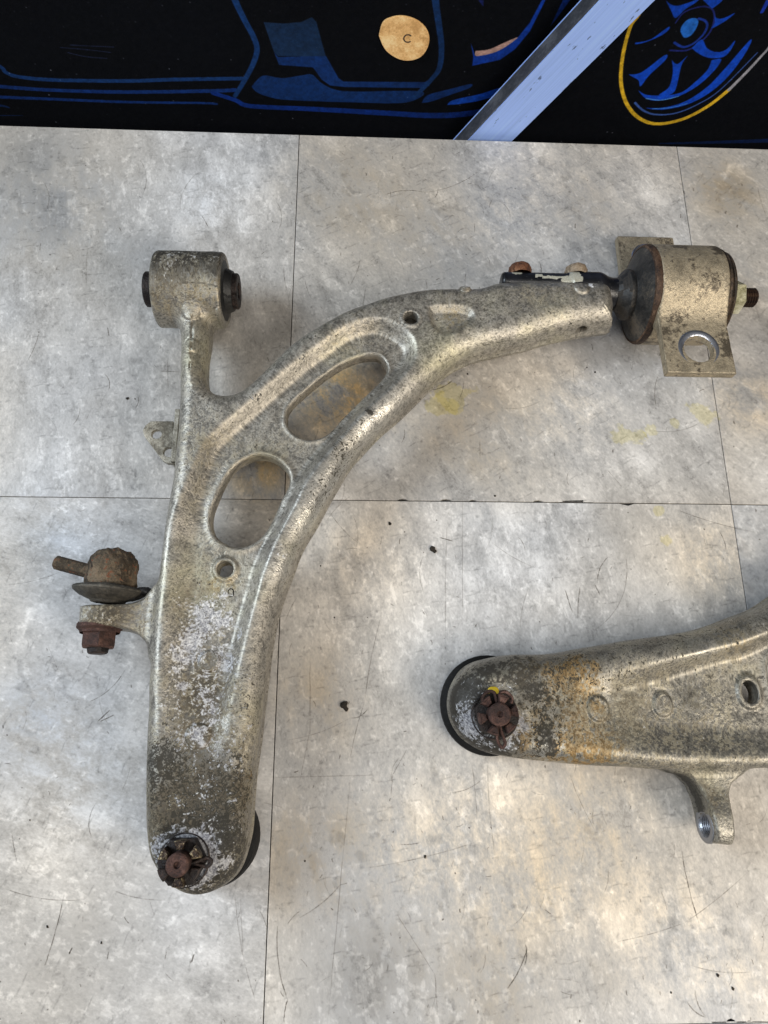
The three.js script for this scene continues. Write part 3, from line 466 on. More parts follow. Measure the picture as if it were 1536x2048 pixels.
function castingField(x, y, z) {
  if (x !== memo.x || z !== memo.z) {
    const d = fOut(x, z), gx = fOut(x + 1.5, z) - fOut(x - 1.5, z), gz = fOut(x, z + 1.5) - fOut(x, z - 1.5), gl = Math.hypot(gx, gz) || 1, dot = -(gx * SE.x + gz * SE.z) / gl;
    memo.x = x; memo.z = z; memo.d = d; memo.rT = lerp(9, 15, sm(-0.3, 0.6, dot)); memo.rB = 7;
    const rec = fRec(x, z); memo.west = sm(-0.1, 0.5, (fRec(x + 2, z) - fRec(x - 2, z)) / 4) * sm(-160, -100, z); const n1 = noise3(x / 14, 3, z / 14) - 0.5, n2 = noise3(x / 4.5, 9, z / 4.5) - 0.5;
    let top = TOP + n1 * 0.7 + n2 * 0.22 - 8.2 * sm(-3.5 - 7 * memo.west, 7 + 3 * memo.west, rec) * (1 - 0.98 * sm(ZF0, ZF1, z)) - 3.2 * sm(-1.5, 4.5, fPock(x, z));
    top -= 4 * sm(-225, -262, z) * sm(-60, -95, x);                      // the neck drops towards the bush
    const h1 = fH1(x, z), h2 = fH2(x, z); top += 0.9 * (sm(-5.5, -1.5, h1)) + 0.7 * sm(-4, -1, h2);
    for (const b of BOSS) { const r = Math.hypot(x - b.p.x, z - b.p.z); top += b.m * (1 - sm(b.b - 1.0, b.b + 1.2, r)); }
    for (const b of PADS) { const r = Math.hypot(x - b.p.x, z - b.p.z); top += b.m * (1 - sm(b.r - 0.5, b.r + 1.0, r)) - 0.35 * Math.exp(-((r - b.r - 1.3) ** 2) / 1.2); }
    const rb = Math.hypot(x - BALL.x, z - BALL.z); top -= 0.8 * (1 - sm(17, 19.5, rb + n2 * 3));
    memo.top = top; memo.bot = BOT + 11 * sm(-6, 4, rec); memo.hole = Math.max(h1, h2);
    let bore = -1e9; for (const b of BOSS) bore = Math.max(bore, b.a - Math.hypot(x - b.p.x, z - b.p.z)); memo.bore = bore; memo.lug = fLug(x, z); memo.n = n1;
  }
  const m = memo;
  let f = -4;
  if (m.d > -5) {
    const seam = 0.8 * Math.exp(-(((y - 29) / 1.3) ** 2)) * sm(-60, -50, x + z * 0.15 + 35);
    const dd = m.d + seam + m.n * 0.4;
    f = Math.min(ri(dd, m.top - y, m.rT), ri(dd, y - m.bot, m.rB));
    f = ri(f, -m.hole, 2.4);
    f = ri(f, -m.bore, 0.6);
  }
  // bush eye: a short tube lying along x
  if (z < -250 && x < -70) {
    const r = Math.hypot(y - AX.y, z - AX.z), e = ri(ri(AX.R + noise3(x / 6, y / 6, z / 6) * 0.5 - r, Math.min(x - AX.x0, AX.x1 - x), 1.6), r - 19.5, 0.8);
    f = su(f, e, 7); if (r < 19.5) f = Math.min(f, r - 19.5);
  }
  // lug with its eye, axis along z
  if (m.lug > -6) {
    const yy = y - LC.y, ex = x < LC.x ? 13.2 - Math.hypot(x - LC.x, yy) : 13.2 - (yy > 0 ? 5.5 * sm(4, 24, x - LC.x) : -1.5 * sm(4, 24, x - LC.x)) - Math.abs(yy);
    f = su(f, ri(m.lug, ex, 2.2), 6); f = Math.min(f, Math.hypot(x - LC.x, yy) - 6.8);
  }
  // cross hole in the near side of the shank
  if (Math.hypot(x - SIDE.x, y - SIDE.y) < 9 && z > SIDE.z - 14) f = ri(f, Math.hypot(x - SIDE.x, y - SIDE.y) - 3.7, 0.8);
  return f;
}
const castGeo = netSurface(castingField, LO, HI, 1.3, (x, z) => fOut(x, z) < -6 && fLug(x, z) < -6 && !(z < -255 && x < -80));
const UVW = 420, UVX = -170, UVZ = -324;
function castUV(g) {
  const p = g.attributes.position, uv = new Float32Array(p.count * 2);
  for (let i = 0; i < p.count; i++) { const s = 47 - p.getY(i), n = g.attributes.normal; uv[i * 2] = (p.getX(i) - UVX + s * n.getX(i)) / UVW; uv[i * 2 + 1] = (p.getZ(i) - UVZ + s * n.getZ(i)) / UVW; }
  g.setAttribute('uv', new THREE.BufferAttribute(uv, 2)); return g;
}
castUV(castGeo);

// surface of the casting: oxidised grey metal, with grime, white corrosion, pits, worn bright places, painted highlights and shade where they are; feats: [x, z, r, kind, strength] in mm
function castSurface(feats, o1, tone) {
  const N = 2048, col = new Uint8Array(N * N * 4), aux = new Uint8Array(N * N * 4), G = 32, grid = new Map();
  const cell = (x, z) => Math.floor((x - UVX) / UVW * G) * 64 + Math.floor((z - UVZ) / UVW * G);
  for (const f of feats) for (let a = 0; a < G; a++) for (let b = 0; b < G; b++) { const x = UVX + (a + .5) / G * UVW, z = UVZ + (b + .5) / G * UVW; if (Math.hypot(x - f[0], z - f[1]) < f[2] * 1.9 + 12) { const k = a * 64 + b; if (!grid.has(k)) grid.set(k, []); grid.get(k).push(f); } }
  for (let j = 0; j < N; j++) for (let i = 0; i < N; i++) {
    const x = UVX + (i + .5) / N * UVW, z = UVZ + (j + .5) / N * UVW, q = (j * N + i) * 4;
    if (fOut(x, z) < -34 && fLug(x, z) < -30 && !(z < -240 && x < -65)) continue;
    const u = x / 150 + o1, v = z / 150 + o1 * 0.7;
    const cl = look(CLOUD, u, v) - 0.5, cf = look(CLOUD, u * 5.1, v * 5.1) - 0.5, g = look(GRIT, u * 1.6, v * 1.6) - 0.5, b = look(BLOT, u * 2.4 + .3, v * 2.4) - 0.5, b2 = look(BLOT, u * 2.1, v * 2.1 + .6) - 0.5;
    const fr = [15.5, 19.5]; let grime = -0.48, white = -0.78, pit = -0.62, shine = 0, yel = 0, dark = 0, ora = 0;
    for (const [fx, fz, r, k, s] of grid.get(cell(x, z)) ?? []) {
      const e = s * Math.exp(-((x - fx) ** 2 + (z - fz) ** 2) / (r * r) * 1.5);
      if (k === 'g') grime += e * 1.7; else if (k === 'w') white += e * 1.9; else if (k === 'p') pit += e * 1.7; else if (k === 'r') white += s * (1 - sm(fr[0], fr[1], Math.hypot(x - fx, z - fz) + (b + cf) * 6)); else if (k === 's') shine += e; else if (k === 'y') yel += e; else if (k === 'o') ora += e; else dark += e;
    }
    let R = tone[0], Gc = tone[1], B = tone[2];
    const g3 = look(GRIT, u * 0.95 + .4, v * 0.95) - 0.5, salt = sm(0.2, 0.42, g3 + b * .35), pep = sm(0.17, 0.36, -g3 - b * .35 + cf * .2);
    const l = 1 + cl * 0.22 + cf * 0.26 + g * 0.36 + g3 * .22 + b * 0.2; R *= l; Gc *= l; B *= l * (1 - Math.max(0, cl) * 0.12);
    let ro = 0.50 + cf * 0.16 + g * 0.2, h = 0.5 + g * 0.5 + g3 * .3 + cf * 0.35 + b * 0.2;
    const sh = clamp(shine, 0, 1); R = lerp(R, 206, sh * .55); Gc = lerp(Gc, 205, sh * .55); B = lerp(B, 200, sh * .55); ro -= sh * 0.16;
    const mixTo = (t, r, gg, bb) => { R = lerp(R, r, t); Gc = lerp(Gc, gg, t); B = lerp(B, bb, t); };
    mixTo(pep * 0.26, 76, 72, 61); mixTo(salt * 0.36, 208, 203, 190); h += salt * .15 - pep * .2;
    mixTo(clamp(yel * (0.45 + b * 2), 0, 0.7), 170, 146, 98);
    const or = sm(0.05, 0.8, ora * (0.7 + b * 2.2 + cf * 2.2 + cl * 1.5 + g3)); mixTo(or * 0.8, 150 + g3 * 110, 118 + g3 * 90, 72 + g3 * 60); ro += or * .1;
    const film = clamp((grime + 0.48) * (0.55 + cl * 1.3 + cf * 1.5 + b * 1.6 + g3 * .8), 0, 0.75), crust = sm(0.0, 0.2, g3 + cf * .6 + b * .4 + g * .3) * clamp((grime + .48) * 2, 0, 1);
    mixTo(film, 100 + g3 * 70, 91 + g3 * 64, 76 + g3 * 54); mixTo(crust * 0.7, 176 + g * 70, 168 + g * 70, 146 + g * 70); ro += film * .15; h += crust * .2;      // thin brown dirt with pale crust standing through it
    const gr = sm(-0.05, 0.75, grime + cl * 0.4 + b * 0.7 + g * 0.5 + g3 * .5 + cf * .4); mixTo(gr * 0.8, 72 + b * 50, 63 + b * 44, 48 + b * 34); ro += gr * 0.15; h -= gr * 0.12;
    const dk = sm(0.05, 0.4, dark * 1.25 - 0.3 + b * 0.7 + g * .5 + g3 * .6 + cf * 0.5); mixTo(dk * 0.85, 38, 35, 30); ro += dk * 0.1;
    mixTo(crust * 0.42 * Math.max(gr, dk), 182 + g * 80, 174 + g * 80, 154 + g * 80);
    const pt = sm(0.02, 0.14, pit + b * 0.7 + g * 0.9 + g3 * .8); mixTo(pt * 0.85, 44, 41, 34); h -= pt * 0.5; ro += pt * 0.2;
    const wh = sm(0.0, 0.5, white + b2 * 0.9 + g * .7 + g3 * .8 + cf * .5 + b * .4); mixTo(wh * 0.66, 172 + g * 150 + g3 * 110, 174 + g * 150 + g3 * 110, 184 + g * 140 + g3 * 105); ro += wh * 0.25; h += wh * 0.35;
    col[q] = clamp(R, 8, 250); col[q + 1] = clamp(Gc, 8, 250); col[q + 2] = clamp(B, 8, 250); col[q + 3] = 255;
    aux[q] = clamp(h, 0, 1) * 255; aux[q + 1] = clamp(ro, 0.2, 1) * 255; aux[q + 2] = clamp(0.72 - film * .3 - gr * 0.4 - wh * 0.6 - pt * 0.4 - dk * .4, 0, 1) * 255; aux[q + 3] = 255;
  }
  const a = dataTex(N, N, aux, false);
  return { map: dataTex(N, N, col, true), roughnessMap: a, metalnessMap: a, bumpMap: a, bumpScale: 0.00016, roughness: 1, metalness: 1 };
}
const onTop = (l, y) => l.map(([px, py, r, k, s]) => { const a = at(px, py, y), b = at(px + r, py, y); return [a.x, a.z, a.distanceTo(b), k, s]; });
const LEFT_FEATS = onTop([
  [410, 1350, 110, 'g', .16], [400, 1520, 130, 'g', .2], [500, 1400, 80, 'p', .1], [340, 1420, 50, 'p', .16], [320, 1520, 50, 'p', .2], [400, 1620, 150, 'p', .26], [330, 1560, 90, 'p', .2], [480, 1580, 90, 'p', .2], [400, 1700, 110, 'p', .22], [340, 1700, 40, 'd', .4], [440, 1640, 50, 'd', .35], [360, 1640, 40, 'd', .35], [420, 1770, 50, 'd', .5], [513, 1552, 12, 'o', .9], [400, 1795, 60, 'd', .65], [310, 1740, 46, 'd', .55], [485, 1745, 56, 'd', .6], [400, 1760, 60, 'w', .3], [300, 1690, 40, 'w', .25],
  [410, 1300, 60, 'g', .30], [410, 1380, 60, 'g', .30], [400, 1450, 60, 'g', .25], [400, 1640, 110, 'g', .2], [400, 1720, 90, 'g', .25], [470, 1600, 70, 'g', .2], [320, 1600, 50, 'g', .15], [380, 1200, 50, 'g', .22], [420, 1100, 60, 'g', .14], [400, 900, 80, 'g', .12],
  [400, 1620, 150, 'g', .42], [400, 1500, 110, 'g', .16], [330, 1640, 60, 'g', .2], [400, 1730, 120, 'g', .30], [420, 1730, 110, 'd', .45], [330, 1560, 60, 'd', .2], [480, 1680, 50, 'd', .3], [400, 1380, 50, 'g', .40], [390, 1260, 45, 'g', .28], [450, 1520, 50, 'p', .2], [340, 1500, 50, 'p', .22], [500, 1420, 60, 'p', .12], [495, 1340, 50, 'p', .12],
  [370, 530, 70, 'g', .6], [350, 520, 50, 'd', .75], [420, 520, 50, 'd', .75], [310, 545, 40, 'd', .5], [380, 560, 40, 'd', .3], [440, 560, 30, 'd', .4], [330, 560, 60, 'g', .4], [320, 600, 40, 'g', .3], [380, 640, 40, 'g', .1], [330, 545, 60, 'w', .24], [400, 530, 50, 'w', .24], [420, 640, 30, 'g', .1],  // bush eye: upper half darkened, shade painted in along with the grime
  [350, 1200, 24, 'w', .3], [430, 1215, 40, 'w', .3], [390, 1250, 70, 'w', .2], [470, 1270, 20, 'w', .3], [345, 1300, 16, 'w', .34], [460, 1180, 26, 'w', .26], [400, 1345, 80, 'w', .24], [410, 1425, 80, 'w', .25], [480, 1340, 50, 'w', .24], [420, 1570, 80, 'w', .3], [350, 1490, 60, 'w', .28], [450, 1500, 60, 'w', .28], [500, 1440, 40, 'w', .22], [330, 1400, 40, 'w', .22], [370, 1310, 30, 'w', .34], [450, 1330, 22, 'w', .34], [420, 1430, 24, 'w', .3], [350, 1340, 16, 'w', .4], [400, 1210, 34, 'w', .34], [440, 1180, 22, 'w', .28], [400, 1250, 44, 'w', .40], [450, 1240, 30, 'w', .38], [380, 1290, 36, 'w', .30], [445, 1300, 28, 'w', .36], [362, 1370, 14, 'w', .40], [405, 1380, 20, 'w', .3], [430, 1400, 30, 'w', .22], [395, 1472, 20, 'w', .50], [410, 1640, 50, 'w', .22], [480, 1650, 40, 'w', .22], [420, 1680, 36, 'w', .40], [350, 1620, 40, 'w', .16], [440, 1730, 40, 'w', .28], [370, 1690, 28, 'w', .36], [465, 1730, 30, 'w', .22], [565, 1110, 20, 'w', .40], [590, 1050, 14, 'w', .2], [410, 1345, 10, 'w', .3],
  [420, 1720, 30, 'w', .3], [500, 1550, 30, 'w', .14],
  [740, 850, 60, 's', 1], [690, 930, 60, 's', 1], [620, 1040, 60, 's', 1], [655, 985, 50, 's', 1], [570, 1130, 45, 's', .8], [800, 800, 50, 's', .5], [400, 935, 18, 's', .6], [354, 1110, 16, 's', .5],  // highlights along the rails, painted in as bright patches
  [680, 950, 60, 'p', .26], [640, 1010, 50, 'p', .24], [700, 880, 50, 'p', .2], [760, 830, 40, 'p', .12], [600, 1090, 40, 'p', .2], [740, 826, 7, 'd', 1.2], [690, 900, 30, 'p', .15],
  [430, 1165, 24, 'y', .8], [460, 1165, 20, 'y', .4], [640, 820, 90, 'y', .16], [700, 680, 90, 'y', .16], [905, 640, 36, 'y', .4], [900, 560, 80, 'y', .1], [1100, 590, 100, 'y', .12], [400, 590, 50, 'y', .5], [500, 920, 60, 'y', .2], [1050, 590, 30, 'g', .22], [420, 880, 80, 'g', .10], [560, 900, 70, 'g', .12], [400, 1000, 60, 'g', .12], [470, 1060, 60, 'g', .06], [390, 760, 50, 'g', .12], [1180, 577, 16, 'w', .5], [500, 1580, 20, 'y', .5],
  [250, 1225, 60, 'g', .5], [200, 1235, 50, 'g', .8], [220, 1230, 40, 'w', .25], [363, 1722, 62, 'r', .85], [420, 1660, 30, 'd', .6], [340, 1670, 26, 'd', .5], [470, 1700, 30, 'd', .5],
], 47);
mat('left_casting', castSurface(LEFT_FEATS, 0.13, [159, 154, 145]));

const leftArm = thing('control_arm', 'pale metal suspension arm with two oval holes, whole, on the left of the table', 'control arm', V3(-60, 0, -110));
const casting = part('casting', castGeo, M.left_casting, leftArm, 'pale speckled aluminium casting with two oval holes');

// bush in the eye: rubber between the eye and a steel sleeve that stands out on both sides
function eyeBush(arm, T = (g) => g) {
  const a = V3(AX.x0 + 2, AX.y, AX.z), X = V3(1, 0, 0);
  const r = part('bushing', T(turned(a, X, [[0, 20], [0.2, 16], [-2.5, 14], [-4.5, 14], [-5.5, 13], [-5.5, 7], [48, 7], [48, 13], [46, 14], [43.5, 15], [42.5, 20], [0, 20]])), M.rubber, arm, 'black rubber bushing in the eye');
  part('sleeve', T(turned(V3(AX.x1 + 1, AX.y, AX.z), X, [[-8, 11.8], [7.4, 11.8], [8.2, 11.2], [8.2, 6.2], [7.6, 5.6], [-2, 5.6], [-8, 5.6]])), M.dark_rust, r);
  part('sleeve', T(turned(V3(AX.x0 - 8.6, AX.y, AX.z), X, [[0, 5.8], [0, 11], [0.6, 11.6], [16, 11.6]])), M.dark_rust, r);
}
eyeBush(leftArm);
// cast marks standing up from the web
for (const [px, py] of [[460, 1184]]) {
  const s = new THREE.Shape(), w = 1.9, h = 2.6; s.moveTo(-w, -h); s.lineTo(w, -h); s.lineTo(w, h * 0.3); s.absarc(0, h * 0.3, w, 0, Math.PI, false); s.closePath();
  const q = new THREE.Path(), v = w - 0.55; q.moveTo(-v, -h + 0.55); q.lineTo(-v, h * 0.3); q.absarc(0, h * 0.3, v, Math.PI, 0, true); q.lineTo(v, -h + 0.55); q.closePath(); s.holes.push(q);
  const g = new THREE.ExtrudeGeometry(s, { depth: 2, bevelEnabled: true, bevelSize: 0.1, bevelThickness: 0.1, bevelSegments: 1, curveSegments: 8 }); g.rotateX(-Math.PI / 2); const p = at(px, py, 44); let y = 36; for (let k = 36; k < 54; k += 0.1) if (castingField(p.x, k, p.z) > 0) y = k; g.translate(p.x, y - 1.98, p.z); part('cast_mark', boxUV(g), M.plate_metal ?? M.left_casting, leftArm);
}

// thin plate with two holes on the outer side
{
  const P = [[346, 842], [302, 842], [291, 850], [285, 860], [288, 872], [325, 921], [334, 926], [347, 928]].map(([x, y]) => at(x, y, 36)), hs = [[313, 868, 3.1], [337, 904, 3.2]].map(([x, y, r]) => [at(x, y, 36), r]);
  const s = new THREE.Shape(P.map((p) => new THREE.Vector2(p.x, -p.z))); for (const [p, r] of hs) { const h = new THREE.Path(); h.absarc(p.x, -p.z, r, 0, 6.2832, true); s.holes.push(h); }
  const g = new THREE.ExtrudeGeometry(s, { depth: 2.6, bevelEnabled: true, bevelThickness: 0.4, bevelSize: 0.4, bevelOffset: -0.4, bevelSegments: 2, curveSegments: 24 }); g.rotateX(-Math.PI / 2); g.translate(0, 33, 0);
  const a = at(352, 822, 36), b = at(350, 927, 36), f = new RoundedBoxGeometry(3.2, 12, b.z - a.z, 2, 0.6); f.translate((a.x + b.x) / 2 + 0.6, 33.5, (a.z + b.z) / 2);
  mat('plate_metal', { map: stained([92, 87, 76], [150, 145, 132], [192, 187, 175]), roughness: 0.6, metalness: 0.3, bumpMap: grainTex, bumpScale: 0.0003 });
  const pl = part('bracket', boxUV(g), M.plate_metal, leftArm, 'small flat plate with two holes'); part('flange', boxUV(f), M.plate_metal, pl);
}

// black shaft held against the back of the shank by two bolts
{
  const F = (x, y, z) => {
    const t = sm(150, 176, x), hx = Math.min(x - 98 - Math.max(0, 40 - y) * 0.06, 168 - x), box = ri(ri(Math.min(z + 304, -292 - z), Math.min(y - 24, 46.8 - y), 5), hx, 3);
    const r = Math.hypot(y - 34.5, z + 295), sh = Math.min(10.4 - r, x - 150, 186 - x); return su(box, sh, 10);
  };
  const g = netSurface(F, V3(92, 18, -312), V3(186, 52, -278), 1.1), p = g.attributes.position, uv = new Float32Array(p.count * 2);
  for (let i = 0; i < p.count; i++) { uv[2 * i] = (p.getX(i) - 90) / 100; uv[2 * i + 1] = (p.getZ(i) + 320 + Math.max(0, 40 - p.getY(i))) / 50; } g.setAttribute('uv', new THREE.BufferAttribute(uv, 2));
  const marks = [[1072, 548, 1085, 553], [1085, 552, 1135, 558], [1120, 557, 1140, 564], [1138, 543, 1160, 566], [1148, 556, 1165, 567], [1024, 540, 1044, 548]].map(([a, b, c, d]) => { const p0 = at(a, b, 46.5), p1 = at(c, d, 46.5); return [p0.x, p0.z, p1.x, p1.z]; });
  const tex = paint(1024, 512, (i, j, o) => {
    const x = 90 + i / 1024 * 100, z = -320 + j / 512 * 50, n = (look(CLOUD, x / 22, z / 22) - 0.5) * 1.6, b = look(BLOT, x / 60, z / 60), g2 = look(GRIT, x / 50, z / 50);
    const l = 0.7 + (look(CLOUD, x / 60, z / 60)) * 0.7; o[0] = 24 * l; o[1] = 25 * l; o[2] = 29 * l;
    for (const [a, c, d, e] of marks) { const q = Math.min(x - a, d - x, (z - c), (e - z)) + n * 1.1; const t = sm(-0.2, 0.2, q); o[0] = lerp(o[0], 150 + g2 * 50, t); o[1] = lerp(o[1], 148 + g2 * 50, t); o[2] = lerp(o[2], 134 + g2 * 50, t); }
    if (b > 0.97) { o[0] = 150; o[1] = 148; o[2] = 138; }
  });
  const sh = part('mounting_shaft', g, mat('black_steel', { map: tex, roughness: 0.32, metalness: 0.2, bumpMap: grainTex, bumpScale: 0.0001 }), leftArm, 'black painted steel shaft with chipped white patches');
  for (const [px, py, m] of [[1040, 532, M.orange_rust], [1152, 535, M.tan_rust]]) {
    const a = at(px, py, 42), c = V3(a.x, 40.6, -303.5);
    const b = part('bolt_head', rough(turned(c, V3(0, 0, -1), dense([[-1, 7.8], [4, 7.8], [6, 7.2], [7.2, 5.6], [7.8, 3], [8, 0]]), 48, 3), 0.3, 2.5, px), m, sh);
  }
}

// rear bush: housing with two flanges, dished washers, nut and thread
const RB = { y: 34.5, z: -294 };
{
  const X = V3(1, 0, 0), O = V3(0, RB.y, RB.z), nh = V3(221.4, 0, -240.6), fh = V3(216, 0, -341);
  const F = (x, y, z) => {
    const r = Math.hypot(y - RB.y, z - RB.z), side = Math.min(x - 198, 244 - x);
    let cyl = ri(33.4 - r, side, 2.2);
    const lean = (z + 242) * 0.03, near = ri(ri(Math.min(55.5 - y + lean, y - 49.5 - lean), Math.min(z + 300, -222.5 - z), 0.8), Math.min(x - 197.8 - (z + 240) * 0.02, 243.4 - x + (z + 240) * 0.02), 1);
    const far = ri(ri(Math.min(13 - y, y - 7), Math.min(z + 360, -290 - z), 0.8), Math.min(x - 194.5, 237.5 - x), 1);
    let f = su(su(cyl, near, 9), far, 6);
    if (z > -322) f = ri(f, Math.min(x - 197.3, 244.3 - x), 1);
    f = ri(f, Math.hypot(x - nh.x, z - nh.z) - 9.6, 0.5); if (y < 30) f = ri(f, Math.hypot(x - fh.x, z - fh.z) - 8.5, 0.5);
    return Math.min(f, r - 28);
  };
  const g = boxUV(netSurface(F, V3(188, -2, -366), V3(250, 72, -216), 1.15), 70);
  const tex = paint(512, 512, (i, j, o) => {
    const u = i / 512, v = j / 512, a = look(CLOUD, u, v) - .5, g2 = look(GRIT, u, v) - .5, b = look(BLOT, u, v) - .5, gr = sm(-0.05, 0.5, a * 1.1 + b * 0.6 + g2 * 0.5) * .9, l = 1 + a * .4 + g2 * .3;
    o[0] = lerp(180 * l, 80, gr); o[1] = lerp(166 * l, 72, gr); o[2] = lerp(141 * l, 61, gr); if (b > 0.52) { o[0] = 40; o[1] = 34; o[2] = 28; }
  });
  const ho = part('bushing_housing', g, mat('housing_metal', { map: tex, roughness: 0.45, metalness: 0.5, bumpMap: grainTex, bumpScale: 0.0004 }), leftArm, 'tan stained bushing housing with two drilled flanges');
  part('bolt_hole_face', turned(V3(nh.x, 49.6, nh.z), V3(0, 1, 0), [[0.3, 9.7], [5.4, 9.7], [5.9, 10.4], [6.25, 12.9], [6.0, 13.5], [5.5, 13.6]]), M.bright_steel, ho, 'bright worn ring around the near bolt hole');
  part('bolt_hole_face', turned(V3(fh.x, 7, fh.z), V3(0, 1, 0), [[0.3, 8.6], [5.6, 8.6], [6.3, 11.8], [6.0, 12.4], [5.5, 12.5]]), M.bright_steel, ho);
  part('rubber', turned(V3(0, RB.y, RB.z), X, [[198.6, 10], [198.6, 29], [243.6, 29], [243.6, 10]]), M.rubber, ho);
  const w1 = part('dished_washer', turned(O, X, [[178, 10.2], [180.5, 12], [183.4, 15.6], [185, 17], [187, 17.2], [188.6, 16.4], [189.6, 18], [191.5, 23.5], [193.6, 29.5], [194.8, 31.4]], 64), M.dish_steel, leftArm, 'black dished cover facing the shank');
  part('rim', turned(O, X, [[194.4, 31.3], [194.8, 32.6], [196.2, 33.4], [198.2, 33.5], [199.4, 32.8], [199.8, 30.5], [199.6, 24]], 64), M.rust_rim, w1, 'brown rusty rim');
  part('dished_washer', turned(O, X, [[243.6, 10], [243.6, 29], [244.3, 31.6], [245.4, 32.0], [246.4, 31.4], [246.8, 28.6], [248.8, 30.2], [250.0, 29.8], [250.6, 28.6], [251.2, 12]], 64), M.washer_steel, leftArm);
  const hex = (r) => { const s = new THREE.Shape(); for (let i = 0; i < 6; i++) s[i ? 'lineTo' : 'moveTo'](r * Math.cos(i * Math.PI / 3 + .3), r * Math.sin(i * Math.PI / 3 + .3)); s.closePath(); return s; };
  const ng = new THREE.ExtrudeGeometry(hex(11.6), { depth: 8.5, bevelEnabled: true, bevelThickness: 1.2, bevelSize: 1.2, bevelOffset: -1.2, bevelSegments: 3 }); ng.rotateY(Math.PI / 2); ng.translate(257.5, RB.y, RB.z);
  const nut = part('lock_nut', boxUV(join([ng, turned(V3(251.6, RB.y, RB.z), X, [[0, 13.5], [5.2, 13.5], [6, 12]])])), M.zinc, leftArm, 'pale zinc nut');
  const th = [[0, 6]]; for (let i = 0; i < 7; i++) th.push([i * 1.75 + .2, 5.6], [i * 1.75 + 1, 6.6]); th.push([12.6, 5.6], [13.2, 4.6], [13.2, 0]);
  part('thread', turned(V3(265.4, RB.y, RB.z), X, th, 40, 1.2), M.rust_rim, nut);
}

// ball joint: boot below, castle nut, stud and split pin above
function castleNut(c, y0, h, turn, R = 13.2) {
  const gs = [turned(V3(c.x, y0, c.z), V3(0, 1, 0), [[0, R + 0.9], [1.2, R + 0.9], [1.6, R + 0.2]])];
  const hx = new THREE.Shape(); for (let i = 0; i < 6; i++) { const a = i * Math.PI / 3 + turn + Math.PI / 6; hx[i ? 'lineTo' : 'moveTo'](R * Math.cos(a), R * Math.sin(a)); } hx.closePath();
  const lowG = new THREE.ExtrudeGeometry(hx, { depth: h * 0.45, bevelEnabled: true, bevelThickness: 0.8, bevelSize: 0.8, bevelOffset: -0.8, bevelSegments: 2 }); lowG.rotateX(-Math.PI / 2); lowG.translate(c.x, y0 + 1.2, c.z); gs.push(lowG);
  const crown = [];
  for (let i = 0; i < 6; i++) {
    const a = i * Math.PI / 3 + turn, s = new THREE.Shape(); const d = 0.30; s.absarc(0, 0, R * 0.88, a - d, a + d, false); s.absarc(0, 0, R * 0.53, a + d * 0.75, a - d * 0.75, true); s.closePath();
    const g = new THREE.ExtrudeGeometry(s, { depth: h * 0.5 - 1, bevelEnabled: true, bevelThickness: 1.0, bevelSize: 0.9, bevelOffset: -0.9, bevelSegments: 3, curveSegments: 6 }); g.rotateX(-Math.PI / 2); g.translate(c.x, y0 + h * 0.5 + 0.6, c.z); crown.push(boxUV(g, 40));
  }
  return [boxUV(join(gs)), crown];
}
const stud = (c, y0, y1, r = 5.7) => turned(V3(c.x, y0, c.z), V3(0, 1, 0), [[0, r - .4], [2, r], [y1 - y0 - 0.8, r], [y1 - y0, r - 0.9], [y1 - y0, 1.8], [y1 - y0 - 1.6, 1.2], [y1 - y0 - 2, 0]]);
{
  const c = V3(-86, 0, 59.4), [nb, cr] = castleNut(c, 48, 13, 0.55, 12.4);
  const bt = part('ball_joint', turned(V3(-78.4, 0, 52.2), V3(0, 1, 0), [[2, 0], [2, 18], [3.5, 22], [7, 25.6], [11, 26.6], [15, 26.6], [18, 26.2], [21.5, 25.5], [23, 22], [23, 0]]), M.boot_rubber, leftArm, 'black rubber boot of the ball joint');
  const n = part('castle_nut', rough(nb, 0.12, 2, 3, 0.7), M.dark_rust, bt, 'rusty castle nut with worn bright crowns');
  cr.forEach((g, i) => part('crown', g, [0, 1, 2, 4].includes(i) ? M.crown_worn : M.dark_rust, bt));
  part('stud', stud(c, 50, 65.5), M.rust, bt);
  const P = (dx, dy, dz) => V3(c.x + dx, 57.5 + dy, c.z + dz);
  part('split_pin', tube([P(-9, 0, 1), P(0, 0, 0.4), P(7, 0, 0), P(10.5, .2, -1.6), P(13.5, .3, -2.2), P(15.6, .3, -0.6), P(14, .2, 1.6), P(10.5, 0, 1.4), P(7, 0, .6)], 0.95, 60, 8), M.dark_rust, bt);
}

